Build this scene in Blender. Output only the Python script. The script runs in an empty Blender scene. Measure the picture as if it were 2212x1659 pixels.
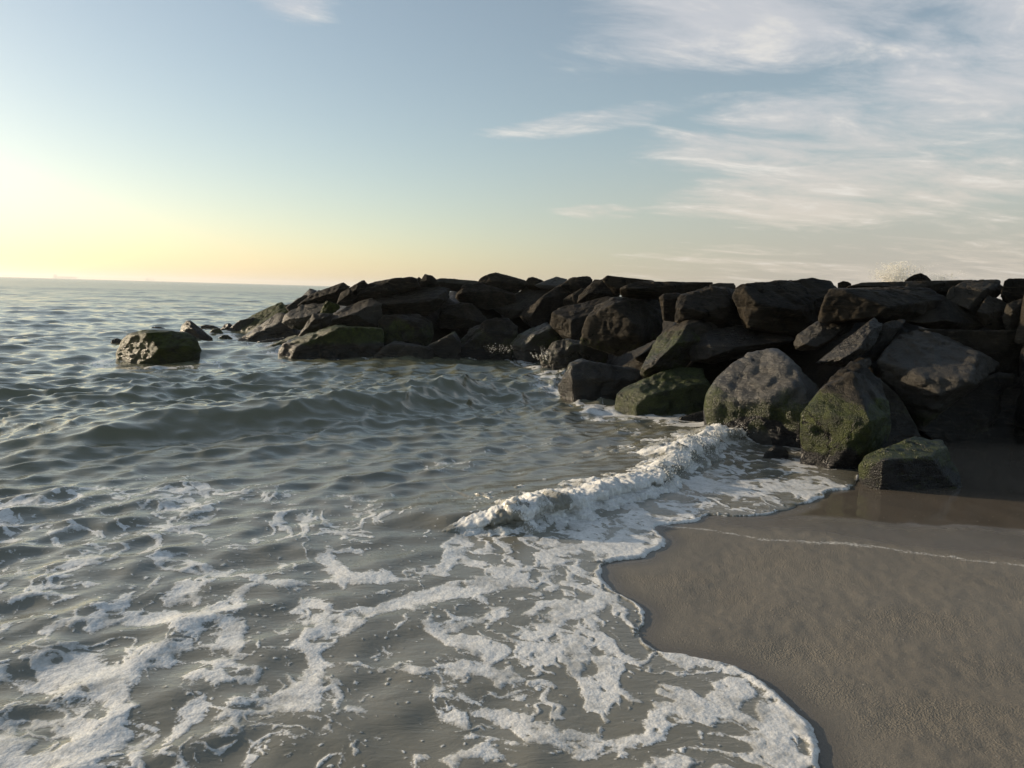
import bpy, bmesh, math, random
import numpy as np
from mathutils import Vector, Matrix
R = math.radians
SC = bpy.context.scene
COL = SC.collection
random.seed(7)

# ------------------------------------------------------------------ camera
CAM_H = 1.6
LENS, FPX = 26.0, 1024 / 36.0 * 26.0
PITCH = math.atan(93.0 / FPX)
ROLL = math.atan(0.028)
cf = np.array([0, math.cos(PITCH), -math.sin(PITCH)])
r0 = np.array([1.0, 0, 0]); u0 = np.cross(r0, cf)
cr = r0 * math.cos(ROLL) + u0 * math.sin(ROLL)
cu = -r0 * math.sin(ROLL) + u0 * math.cos(ROLL)
CP = np.array([0, 0, CAM_H])
cam_data = bpy.data.cameras.new("camera")
cam = bpy.data.objects.new("camera", cam_data); COL.objects.link(cam)
cam_data.lens = LENS; cam_data.sensor_width = 36; cam_data.sensor_fit = 'HORIZONTAL'
cam_data.clip_start = 0.05; cam_data.clip_end = 60000
cam.matrix_world = Matrix(((cr[0], cu[0], -cf[0], 0), (cr[1], cu[1], -cf[1], 0), (cr[2], cu[2], -cf[2], CAM_H), (0, 0, 0, 1)))
SC.camera = cam

# ------------------------------------------------------------------ light
SUN_AZ, SUN_EL = -71.0, 12.5           # azimuth from the view direction, minus = towards the open sea
SKY_STRENGTH, SUN_STRENGTH = 0.125, 4.8
EXPOSURE = 0.42
CLOUD_SEED = 3.1
CLOUD_BANKS = [(21, 21, 20, 6, .12, .52), (27, 12.5, 18, 3.8, .10, .52), (24, 7.5, 16, 2.8, .05, .48), (33, 15, 11, 12, .0, .46), (6, 12.6, 11, 1.1, .14, .33), (-18.5, 22, 5.5, 4, -.3, .56), (28, 2.0, 26, 2.6, 0, .34), (6, 6.0, 4, .8, 0, .38), (-37, 24, 3, 2, 0, .42)]
SC.view_settings.view_transform = 'Standard'; SC.view_settings.look = 'None'
SC.view_settings.exposure = EXPOSURE; SC.view_settings.gamma = 1.0
SC.view_settings.use_curve_mapping = False
SC.render.engine = 'CYCLES'
SC.cycles.max_bounces = 6; SC.cycles.diffuse_bounces = 3; SC.cycles.glossy_bounces = 3
SC.cycles.sample_clamp_indirect = 6.0; SC.cycles.sample_clamp_direct = 30.0
SC.cycles.use_denoising = True
sdir = np.array([math.sin(R(SUN_AZ)) * math.cos(R(SUN_EL)), math.cos(R(SUN_AZ)) * math.cos(R(SUN_EL)), math.sin(R(SUN_EL))])
sl = bpy.data.lights.new("sun", 'SUN'); sl.energy = SUN_STRENGTH; sl.angle = R(0.55); sl.color = (1.0, 0.83, 0.60)
so = bpy.data.objects.new("sun", sl); COL.objects.link(so)
so.rotation_euler = Vector(-sdir).to_track_quat('-Z', 'Y').to_euler(); so.location = (-40, 20, 20)


class NT:
    """small helper to write node trees"""
    def __init__(s, tree): s.t = tree; s.n = tree.nodes; s.l = tree.links
    def new(s, typ, **kw):
        n = s.n.new(typ)
        for k, v in kw.items(): setattr(n, k, v)
        return n
    def put(s, sock, v):
        if hasattr(v, 'is_output'): s.l.new(v, sock)
        elif v is not None: sock.default_value = v
    def math(s, op, a, b=None, c=None, clamp=False):
        n = s.new('ShaderNodeMath', operation=op, use_clamp=clamp)
        for i, v in enumerate((a, b, c)):
            if v is not None: s.put(n.inputs[i], v)
        return n.outputs[0]
    def vmath(s, op, a, b=None, scale=None):
        n = s.new('ShaderNodeVectorMath', operation=op)
        s.put(n.inputs[0], a)
        if b is not None: s.put(n.inputs[1], b)
        if scale is not None: s.put(n.inputs['Scale'], scale)
        return n.outputs[0]
    def step(s, v, a, b, lo=0.0, hi=1.0, smooth=True):
        n = s.new('ShaderNodeMapRange', interpolation_type='SMOOTHSTEP' if smooth else 'LINEAR')
        s.put(n.inputs[0], v); s.put(n.inputs[1], a); s.put(n.inputs[2], b); s.put(n.inputs[3], lo); s.put(n.inputs[4], hi)
        return n.outputs[0]
    def mix(s, fac, a, b, kind='RGBA', blend='MIX'):
        n = s.new('ShaderNodeMix', data_type=kind)
        if kind == 'RGBA': n.blend_type = blend; ia, ib, o = 6, 7, 2
        else: ia, ib, o = 2, 3, 0
        s.put(n.inputs[0], fac)
        for i, v in ((ia, a), (ib, b)):
            if isinstance(v, tuple) and len(v) == 3: v = v + (1.0,)
            s.put(n.inputs[i], v)
        return n.outputs[o]
    def noise(s, vec, scale, detail=3.0, rough=0.5, dist=0.0, out=0):
        n = s.new('ShaderNodeTexNoise')
        if vec is not None: s.put(n.inputs['Vector'], vec)
        s.put(n.inputs['Scale'], scale); s.put(n.inputs['Detail'], detail); s.put(n.inputs['Roughness'], rough); s.put(n.inputs['Distortion'], dist)
        return n.outputs[out]
    def voronoi(s, vec, scale, feature='F1', rand=1.0):
        n = s.new('ShaderNodeTexVoronoi', feature=feature)
        if vec is not None: s.put(n.inputs['Vector'], vec)
        s.put(n.inputs['Scale'], scale); s.put(n.inputs['Randomness'], rand)
        return n.outputs['Distance']
    def attr(s, name, out='Fac'):
        n = s.new('ShaderNodeAttribute', attribute_name=name)
        return n.outputs[out]
    def bump(s, h, strength=1.0, dist=0.01, normal=None):
        n = s.new('ShaderNodeBump')
        s.put(n.inputs['Strength'], strength); s.put(n.inputs['Distance'], dist); s.put(n.inputs['Height'], h)
        if normal is not None: s.put(n.inputs['Normal'], normal)
        return n.outputs[0]


def material(name):
    m = bpy.data.materials.new(name); m.use_nodes = True
    m.node_tree.nodes.clear()
    k = NT(m.node_tree)
    out = k.new('ShaderNodeOutputMaterial')
    return m, k, out


# world: clear low-sun sky with thin streaky cloud
W = bpy.data.worlds.new("World"); SC.world = W; W.use_nodes = True
W.node_tree.nodes.clear(); k = NT(W.node_tree)
sky = k.new('ShaderNodeTexSky', sky_type='NISHITA', sun_disc=False)
sky.sun_elevation = R(SUN_EL); sky.sun_rotation = R(SUN_AZ)
sky.air_density = 1.0; sky.dust_density = 0.8; sky.ozone_density = 1.5; sky.altitude = 0
tc = k.new('ShaderNodeTexCoord')
sep = k.new('ShaderNodeSeparateXYZ'); k.l.new(tc.outputs['Generated'], sep.inputs[0])
X, Y, Z = sep.outputs
zz = k.math('ADD', k.math('MAXIMUM', Z, 0.0), 0.10)
U = k.math('DIVIDE', X, zz); V = k.math('DIVIDE', Y, zz)
cmb = k.new('ShaderNodeCombineXYZ'); k.l.new(k.math('ADD', k.math('MULTIPLY', U, 0.62), k.math('MULTIPLY', V, -.30)), cmb.inputs[0]); k.l.new(V, cmb.inputs[1]); cmb.inputs[2].default_value = CLOUD_SEED
big = k.noise(cmb.outputs[0], 0.9, 3.0, 0.55, 0.4)
mid = k.noise(cmb.outputs[0], 3.0, 12.0, 0.66, 0.35)
AZ = k.math('ARCTAN2', X, Y); EL = k.math('ARCSINE', Z)
cover = None
# banks of cloud: azimuth, elevation, half-width, half-height (degrees), tilt, amount
for a0, e0, wa, we, tilt, amt in CLOUD_BANKS:
    da = k.math('SUBTRACT', AZ, R(a0)); de = k.math('SUBTRACT', k.math('SUBTRACT', EL, R(e0)), k.math('MULTIPLY', da, tilt))
    q = k.math('ADD', k.math('POWER', k.math('ABSOLUTE', k.math('DIVIDE', da, R(wa))), 2.0), k.math('POWER', k.math('ABSOLUTE', k.math('DIVIDE', de, R(we))), 2.0))
    g = k.math('MULTIPLY', k.step(q, 1.6, 0.0), amt)
    cover = g if cover is None else k.math('MAXIMUM', cover, g)
dens = k.math('ADD', k.math('ADD', k.math('MULTIPLY', big, 0.60), k.math('MULTIPLY', mid, 1.05)), k.math('SUBTRACT', cover, .56))
cfac = k.math('MULTIPLY', k.step(dens, 0.465, 0.86), 0.76)
ccol = k.mix(k.step(Z, 0.0, 0.30), (4.6, 4.25, 3.8), (3.7, 3.95, 4.5))
ccol = k.mix(k.step(mid, .52, .72), ccol, (5.3, 5.3, 5.3))
veil_sky = k.mix(.14, sky.outputs[0], (3.5, 3.65, 3.6))
base_sky = k.mix(k.math('MULTIPLY', k.math('MULTIPLY', k.step(AZ, R(-14), R(30)), k.step(EL, R(13), R(0.5))), .88), veil_sky, (2.75, 2.72, 2.75))
skyc = k.mix(1.0, k.mix(cfac, base_sky, ccol), (1.06, 1.0, 0.92), 'RGBA', 'MULTIPLY')
bg = k.new('ShaderNodeBackground'); k.l.new(skyc, bg.inputs[0]); bg.inputs[1].default_value = SKY_STRENGTH
wo = k.new('ShaderNodeOutputWorld'); k.l.new(bg.outputs[0], wo.inputs[0])

# ------------------------------------------------------------------ numpy tools
rng = np.random.RandomState(11)
PERM = rng.permutation(512).astype(np.int64)
GR = rng.normal(size=(512, 3)); GR /= np.linalg.norm(GR, axis=1)[:, None]


def perlin(P, seed=0):
    P = np.asarray(P, float)
    I = np.floor(P).astype(np.int64); F = P - I
    u = F * F * F * (F * (F * 6 - 15) + 10)
    out = 0
    for dx in (0, 1):
        hx = PERM[(I[:, 0] + dx + seed * 37) & 511]
        wx = u[:, 0] if dx else 1 - u[:, 0]
        for dy in (0, 1):
            hy = PERM[(hx + I[:, 1] + dy) & 511]
            wy = u[:, 1] if dy else 1 - u[:, 1]
            for dz in (0, 1):
                g = GR[PERM[(hy + I[:, 2] + dz) & 511]]
                wz = u[:, 2] if dz else 1 - u[:, 2]
                d = g[:, 0] * (F[:, 0] - dx) + g[:, 1] * (F[:, 1] - dy) + g[:, 2] * (F[:, 2] - dz)
                out = out + wx * wy * wz * d
    return out * 1.5


def fbm(P, oct=4, seed=0, gain=0.5, mode=0):
    a, s, f = 1.0, 0, 1.0
    for i in range(oct):
        n = perlin(P * f, seed + i)
        if mode == 1: n = 1 - 2 * np.abs(n)      # ridged
        elif mode == 2: n = 2 * np.abs(n) - .5     # billow
        s = s + a * n; a *= gain; f *= 2.03
    return s


def worley(P, seed=0):
    """2-D F1, F2"""
    I = np.floor(P).astype(np.int64); F = P - I
    f1 = np.full(len(P), 9.0); f2 = np.full(len(P), 9.0)
    for dx in (-1, 0, 1):
        for dy in (-1, 0, 1):
            h = PERM[(PERM[(I[:, 0] + dx + seed * 31) & 511] + I[:, 1] + dy) & 511]
            jx = (h * 0.6180339) % 1.0; jy = (h * 0.7548777 + .3) % 1.0
            d = np.hypot(dx + jx - F[:, 0], dy + jy - F[:, 1])
            nf2 = np.minimum(np.maximum(f1, d), f2); f1 = np.minimum(f1, d); f2 = nf2
    return f1, f2


def sstep(a, b, x):
    t = np.clip((x - a) / (b - a), 0, 1); return t * t * (3 - 2 * t)


def XY0(P): return np.column_stack([P[:, 0], P[:, 1], np.zeros(len(P))])


def ray(px, py):
    """direction (unit forward depth) through a point of the 2560-wide photograph"""
    x = px * 0.4; y = py * 0.4
    return cf + (x - 512) / FPX * cr + (384 - y) / FPX * cu


def ground(px, py, z=0.0):
    d = ray(px, py); t = (z - CAM_H) / d[2]
    return CP[:2] + d[:2] * t


CROPS = {1: (0, 640, 2.4578), 2: (580, 660, 4.424), 3: (900, 660, 4.424), 4: (1220, 680, 4.366), 5: (1540, 680, 4.254), 6: (1960, 640, 3.687), 7: (1700, 820, 2.572),
         'A': (0, 1320, 2.765), 'B': (700, 1320, 2.765), 'C': (1360, 1220, 2.37), 'E': (1000, 1000, 2.458), 'F': (1660, 1060, 1.929), 'S': (0, 0, 1.0), 'T': (0, 0, 0.8641)}


def src(c, x, y):
    o = CROPS[c]; return o[0] + x / o[2], o[1] + y / o[2]


def gline(c, pts, z=0.0): return np.array([ground(*src(c, x, y), z) for x, y in pts])


def seg_dist(P, L, closed=False):
    """distance to a polyline, arc parameter and side"""
    best = np.full(len(P), 1e9); par = np.zeros(len(P)); side = np.zeros(len(P)); acc = 0.0
    n = len(L) if closed else len(L) - 1
    for i in range(n):
        a = L[i]; b = L[(i + 1) % len(L)]; ab = b - a; l2 = ab @ ab
        t = np.clip(((P - a) @ ab) / l2, 0, 1)
        q = P - a - t[:, None] * ab
        d = np.hypot(q[:, 0], q[:, 1])
        m = d < best
        best[m] = d[m]; par[m] = acc + t[m] * math.sqrt(l2); side[m] = (ab[0] * q[m, 1] - ab[1] * q[m, 0])
        acc += math.sqrt(l2)
    return best, par, side


def inside(P, L):
    x, y = P[:, 0], P[:, 1]; c = np.zeros(len(P), bool); j = len(L) - 1
    for i in range(len(L)):
        xi, yi = L[i]; xj, yj = L[j]
        c ^= ((yi > y) != (yj > y)) & (x < (xj - xi) * (y - yi) / (yj - yi + 1e-12) + xi); j = i
    return c


def poly_sd(P, L, margin=0.4):
    out = np.full(len(P), -margin)
    lo = L.min(0) - margin; hi = L.max(0) + margin
    m = np.where((P[:, 0] > lo[0]) & (P[:, 0] < hi[0]) & (P[:, 1] > lo[1]) & (P[:, 1] < hi[1]))[0]
    if len(m) == 0: return out
    Q = P[m]; d = seg_dist(Q, L, True)[0]
    out[m] = np.maximum(np.where(inside(Q, L), d, -d), -margin)
    return out


def smooth_line(L, n=3):
    L = [np.array(p) for p in L]
    for _ in range(n):
        q = [L[0]]
        for a, b in zip(L[:-1], L[1:]): q += [a * .75 + b * .25, a * .25 + b * .75]
        q.append(L[-1]); L = q
    return np.array(L)


def mesh_obj(name, V, F, mat, attrs=None, smooth=True, parent=None):
    me = bpy.data.meshes.new(name)
    V = np.asarray(V, np.float32); F = np.asarray(F, np.int32)
    me.vertices.add(len(V)); me.vertices.foreach_set("co", V.ravel())
    k = F.shape[1]
    me.loops.add(F.size); me.loops.foreach_set("vertex_index", F.ravel())
    me.polygons.add(len(F)); me.polygons.foreach_set("loop_start", np.arange(0, F.size, k, dtype=np.int32))
    me.polygons.foreach_set("loop_total", np.full(len(F), k, np.int32))
    me.polygons.foreach_set("use_smooth", np.full(len(F), smooth, bool))
    me.update(calc_edges=True); me.validate()
    for an, av in (attrs or {}).items():
        a = me.attributes.new(an, 'FLOAT', 'POINT'); a.data.foreach_set("value", np.asarray(av, np.float32))
    if mat: me.materials.append(mat)
    o = bpy.data.objects.new(name, me); COL.objects.link(o)
    if parent: o.parent = parent
    return o


def tag(o, label=None, cat=None, group=None, kind=None):
    if label: o['label'] = label
    if cat: o['category'] = cat
    if group: o['group'] = group
    if kind: o['kind'] = kind
    return o


def polar(az, rr):
    A, RR = np.meshgrid(az, rr)
    P = np.column_stack([(np.sin(A) * RR).ravel(), (np.cos(A) * RR).ravel()])
    na, nr = len(az), len(rr)
    i = np.arange(nr - 1)[:, None] * na; j = np.arange(na)[None, :]; j2 = (j + 1) % na
    F = np.stack([i + j, i + j2, i + na + j2, i + na + j], -1).reshape(-1, 4)[:, ::-1]
    return P, F


# ------------------------------------------------------------------ plan of the shore
SHORE = [ground(*src('C', x, y)) for x, y in [(1810, 10), (1680, 18), (1620, 75), (1500, 112), (1350, 158), (1200, 172), (1020, 163), (930, 168), (915, 200), (850, 206), (700, 214), (650, 240),
         (700, 285), (750, 312), (690, 350), (612, 380), (622, 412), (540, 428), (350, 442), (340, 490), (400, 600), (480, 650), (612, 722), (610, 762), (560, 850), (572, 905), (650, 955),
         (870, 1003), (1090, 1033), (1230, 1092), (1420, 1245), (1560, 1395), (1612, 1480), (1640, 1600), (1655, 1700)]]
SHORE = [np.array([60., 26.]), np.array([20., 15.]), np.array([5.2, 9.6]), ground(*src('F', 1010, 185)), ground(*src('F', 985, 240)), ground(*src('F', 950, 268)), ground(*src('F', 900, 305))] + SHORE
SHORE += [np.array([0.95, 1.55]), np.array([0.55, 0.6]), np.array([0.1, -0.6]), np.array([-1.5, -3.]), np.array([-6., -9.]), np.array([-40., -50.]), np.array([-400., -450.])]
SHORE = smooth_line(SHORE, 2)
LAND = np.vstack([SHORE, [[-400, -2000], [2000, -2000], [2000, 200]]])
SH_S = smooth_line(SHORE[::6], 2)
LAND_S = np.vstack([SH_S, [[-400, -2000], [2000, -2000], [2000, 200]]])

# toe of the jetty and its plan outline
TOE = [ground(x / .8641, y / .8641) for x, y in [(470, 722), (530, 733), (610, 766), (820, 772), (980, 774), (1100, 768), (1170, 800), (1215, 850), (1340, 893), (1540, 905), (1740, 985), (1880, 1005), (2060, 985), (2212, 980)]]
JET = np.array([p for p in TOE] + [[7.6, 6.6], [12.0, 4.5], [17, 6.0], [14.0, 13.0], [8.0, 21.], [1.0, 29.], [-6.0, 30.], [-10.5, 27.0]])
J_TOP, J_SLOPE = 1.72, 0.86


def jetty_h(P):
    d = poly_sd(P, JET, 3.0)
    return np.minimum(J_TOP, d * J_SLOPE)


def sand_z(P, sd=None):
    d = poly_sd(P, LAND_S, 60.0) if sd is None else sd
    return np.where(d > 0, np.minimum(0.045 * d, 1.4), np.maximum(0.06 * d, -2.5))


# ------------------------------------------------------------------ sea state
WAVES = []
wr = np.random.RandomState(5)
for lam in np.geomspace(0.16, 7.5, 74):
    spread = 0.5 if lam > 2 else (0.6 if lam > .6 else 0.8)
    th = math.atan2(-0.72, 0.69) + wr.normal() * spread
    sl_ = 0.017 if lam > 2.5 else (0.080 if lam < .5 else .054 if lam < 1.0 else .026)
    WAVES.append((lam, th, sl_ * lam / (2 * math.pi) * wr.uniform(.6, 1.3), wr.uniform(0, 6.28)))
CREST = smooth_line(gline('T', [(-250, 965), (130, 940), (330, 905), (560, 893), (760, 868), (900, 845), (1010, 822), (1120, 815)], 0.15), 2)
BREAK_FOOT = smooth_line(gline('E', [(-500, 800), (-150, 792), (150, 786), (440, 800), (720, 800), (960, 742), (1150, 672), (1350, 612), (1560, 562), (1700, 490), (1790, 390), (1900, 325), (2150, 222), (2250, 190)]), 2)
BF_LEN = np.concatenate([[0], np.cumsum(np.hypot(*np.diff(BREAK_FOOT, axis=0).T))])


def ridge(P, L, h, wf, wb, fade):
    d, par, side = seg_dist(P, L)
    tot = np.hypot(*np.diff(L, axis=0).T).sum()
    off = np.where(side > 0, d, -d)         # + = seaward of the crest line
    e = sstep(0, fade[0], par) * (1 - sstep(tot - fade[1], tot, par))
    prof = np.where(off > 0, np.exp(-(off / wb) ** 2 * .9), np.exp(-(np.abs(off) / wf) ** 2 * .9))
    return h * e * prof


def sea_surface(P, spacing):
    """displaced xyz of the open water"""
    sdl = poly_sd(P, LAND_S, 12.0)
    sdx = -poly_sd(P, LAND, 3.0)                    # + in water
    r = np.hypot(P[:, 0], P[:, 1])
    nm = (np.abs(sdx) < .5) & (r < 14)
    sdx[nm] += .030 * fbm(XY0(P[nm]) * 4.5, 4, 160, .55)
    off = -sdl
    chop = 0.07 + 0.20 * sstep(0.6, 2.5, off) + 0.62 * sstep(2.5, 6.0, off)
    chop_s = .10 + .42 * sstep(.5, 2.6, off) + .55 * sstep(2.4, 6, off)
    group = 1 + 0.45 * fbm(np.column_stack([P * 0.22, np.full(len(P), 3.3)]), 2, 4)
    x = P[:, 0].copy(); y = P[:, 1].copy(); z = np.zeros(len(P))
    for lam, th, a, ph in WAVES:
        lod = np.clip((lam / spacing - 1.6) / 2.0, 0, 1)
        if lod.max() <= 0: continue
        kx, ky = math.cos(th), math.sin(th); kk = 2 * math.pi / lam
        amp = a * lod * group * (chop_s if lam < .7 else chop if lam < 2.2 else chop ** 1.5)
        arg = kk * (kx * P[:, 0] + ky * P[:, 1]) + ph
        z += amp * np.cos(arg); s = 0.92 * amp * np.sin(arg); x -= s * kx; y -= s * ky
    near = r < 60
    idx = np.where(near)[0]; Q = P[idx]
    wob = fbm(np.column_stack([Q * .9, np.full(len(Q), 1.)]), 3, 9) * .22
    z[idx] += ridge(Q + np.column_stack([wob, wob]), CREST, 0.29, 0.42, 1.2, (2.5, 2.0))
    # low smooth roller that runs on from the breaker
    sh = [BREAK_FOOT[0], BREAK_FOOT[len(BREAK_FOOT) // 4]]
    z[idx] += ridge(Q + np.column_stack([wob, wob]) * .5, BREAK_FOOT + np.array([-.1, .16]), 0.10, .16, .6, (1.6, .6))
    # swash: the sheet thins out to nothing on the sand
    shore = sstep(0, 0.9, sdx)
    z = z * shore
    film = 0.009 * (1 - np.exp(-np.maximum(sdx, 0) / 0.04))
    z = np.where(sdx > 0, z + film, -0.04 + np.maximum(sdx, -3) * .03)
    return np.column_stack([x, y, z]), sdx, off


# ------------------------------------------------------------------ foam map (plan view, metres)
def P_(c, *pts): return gline(c, pts)


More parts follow.
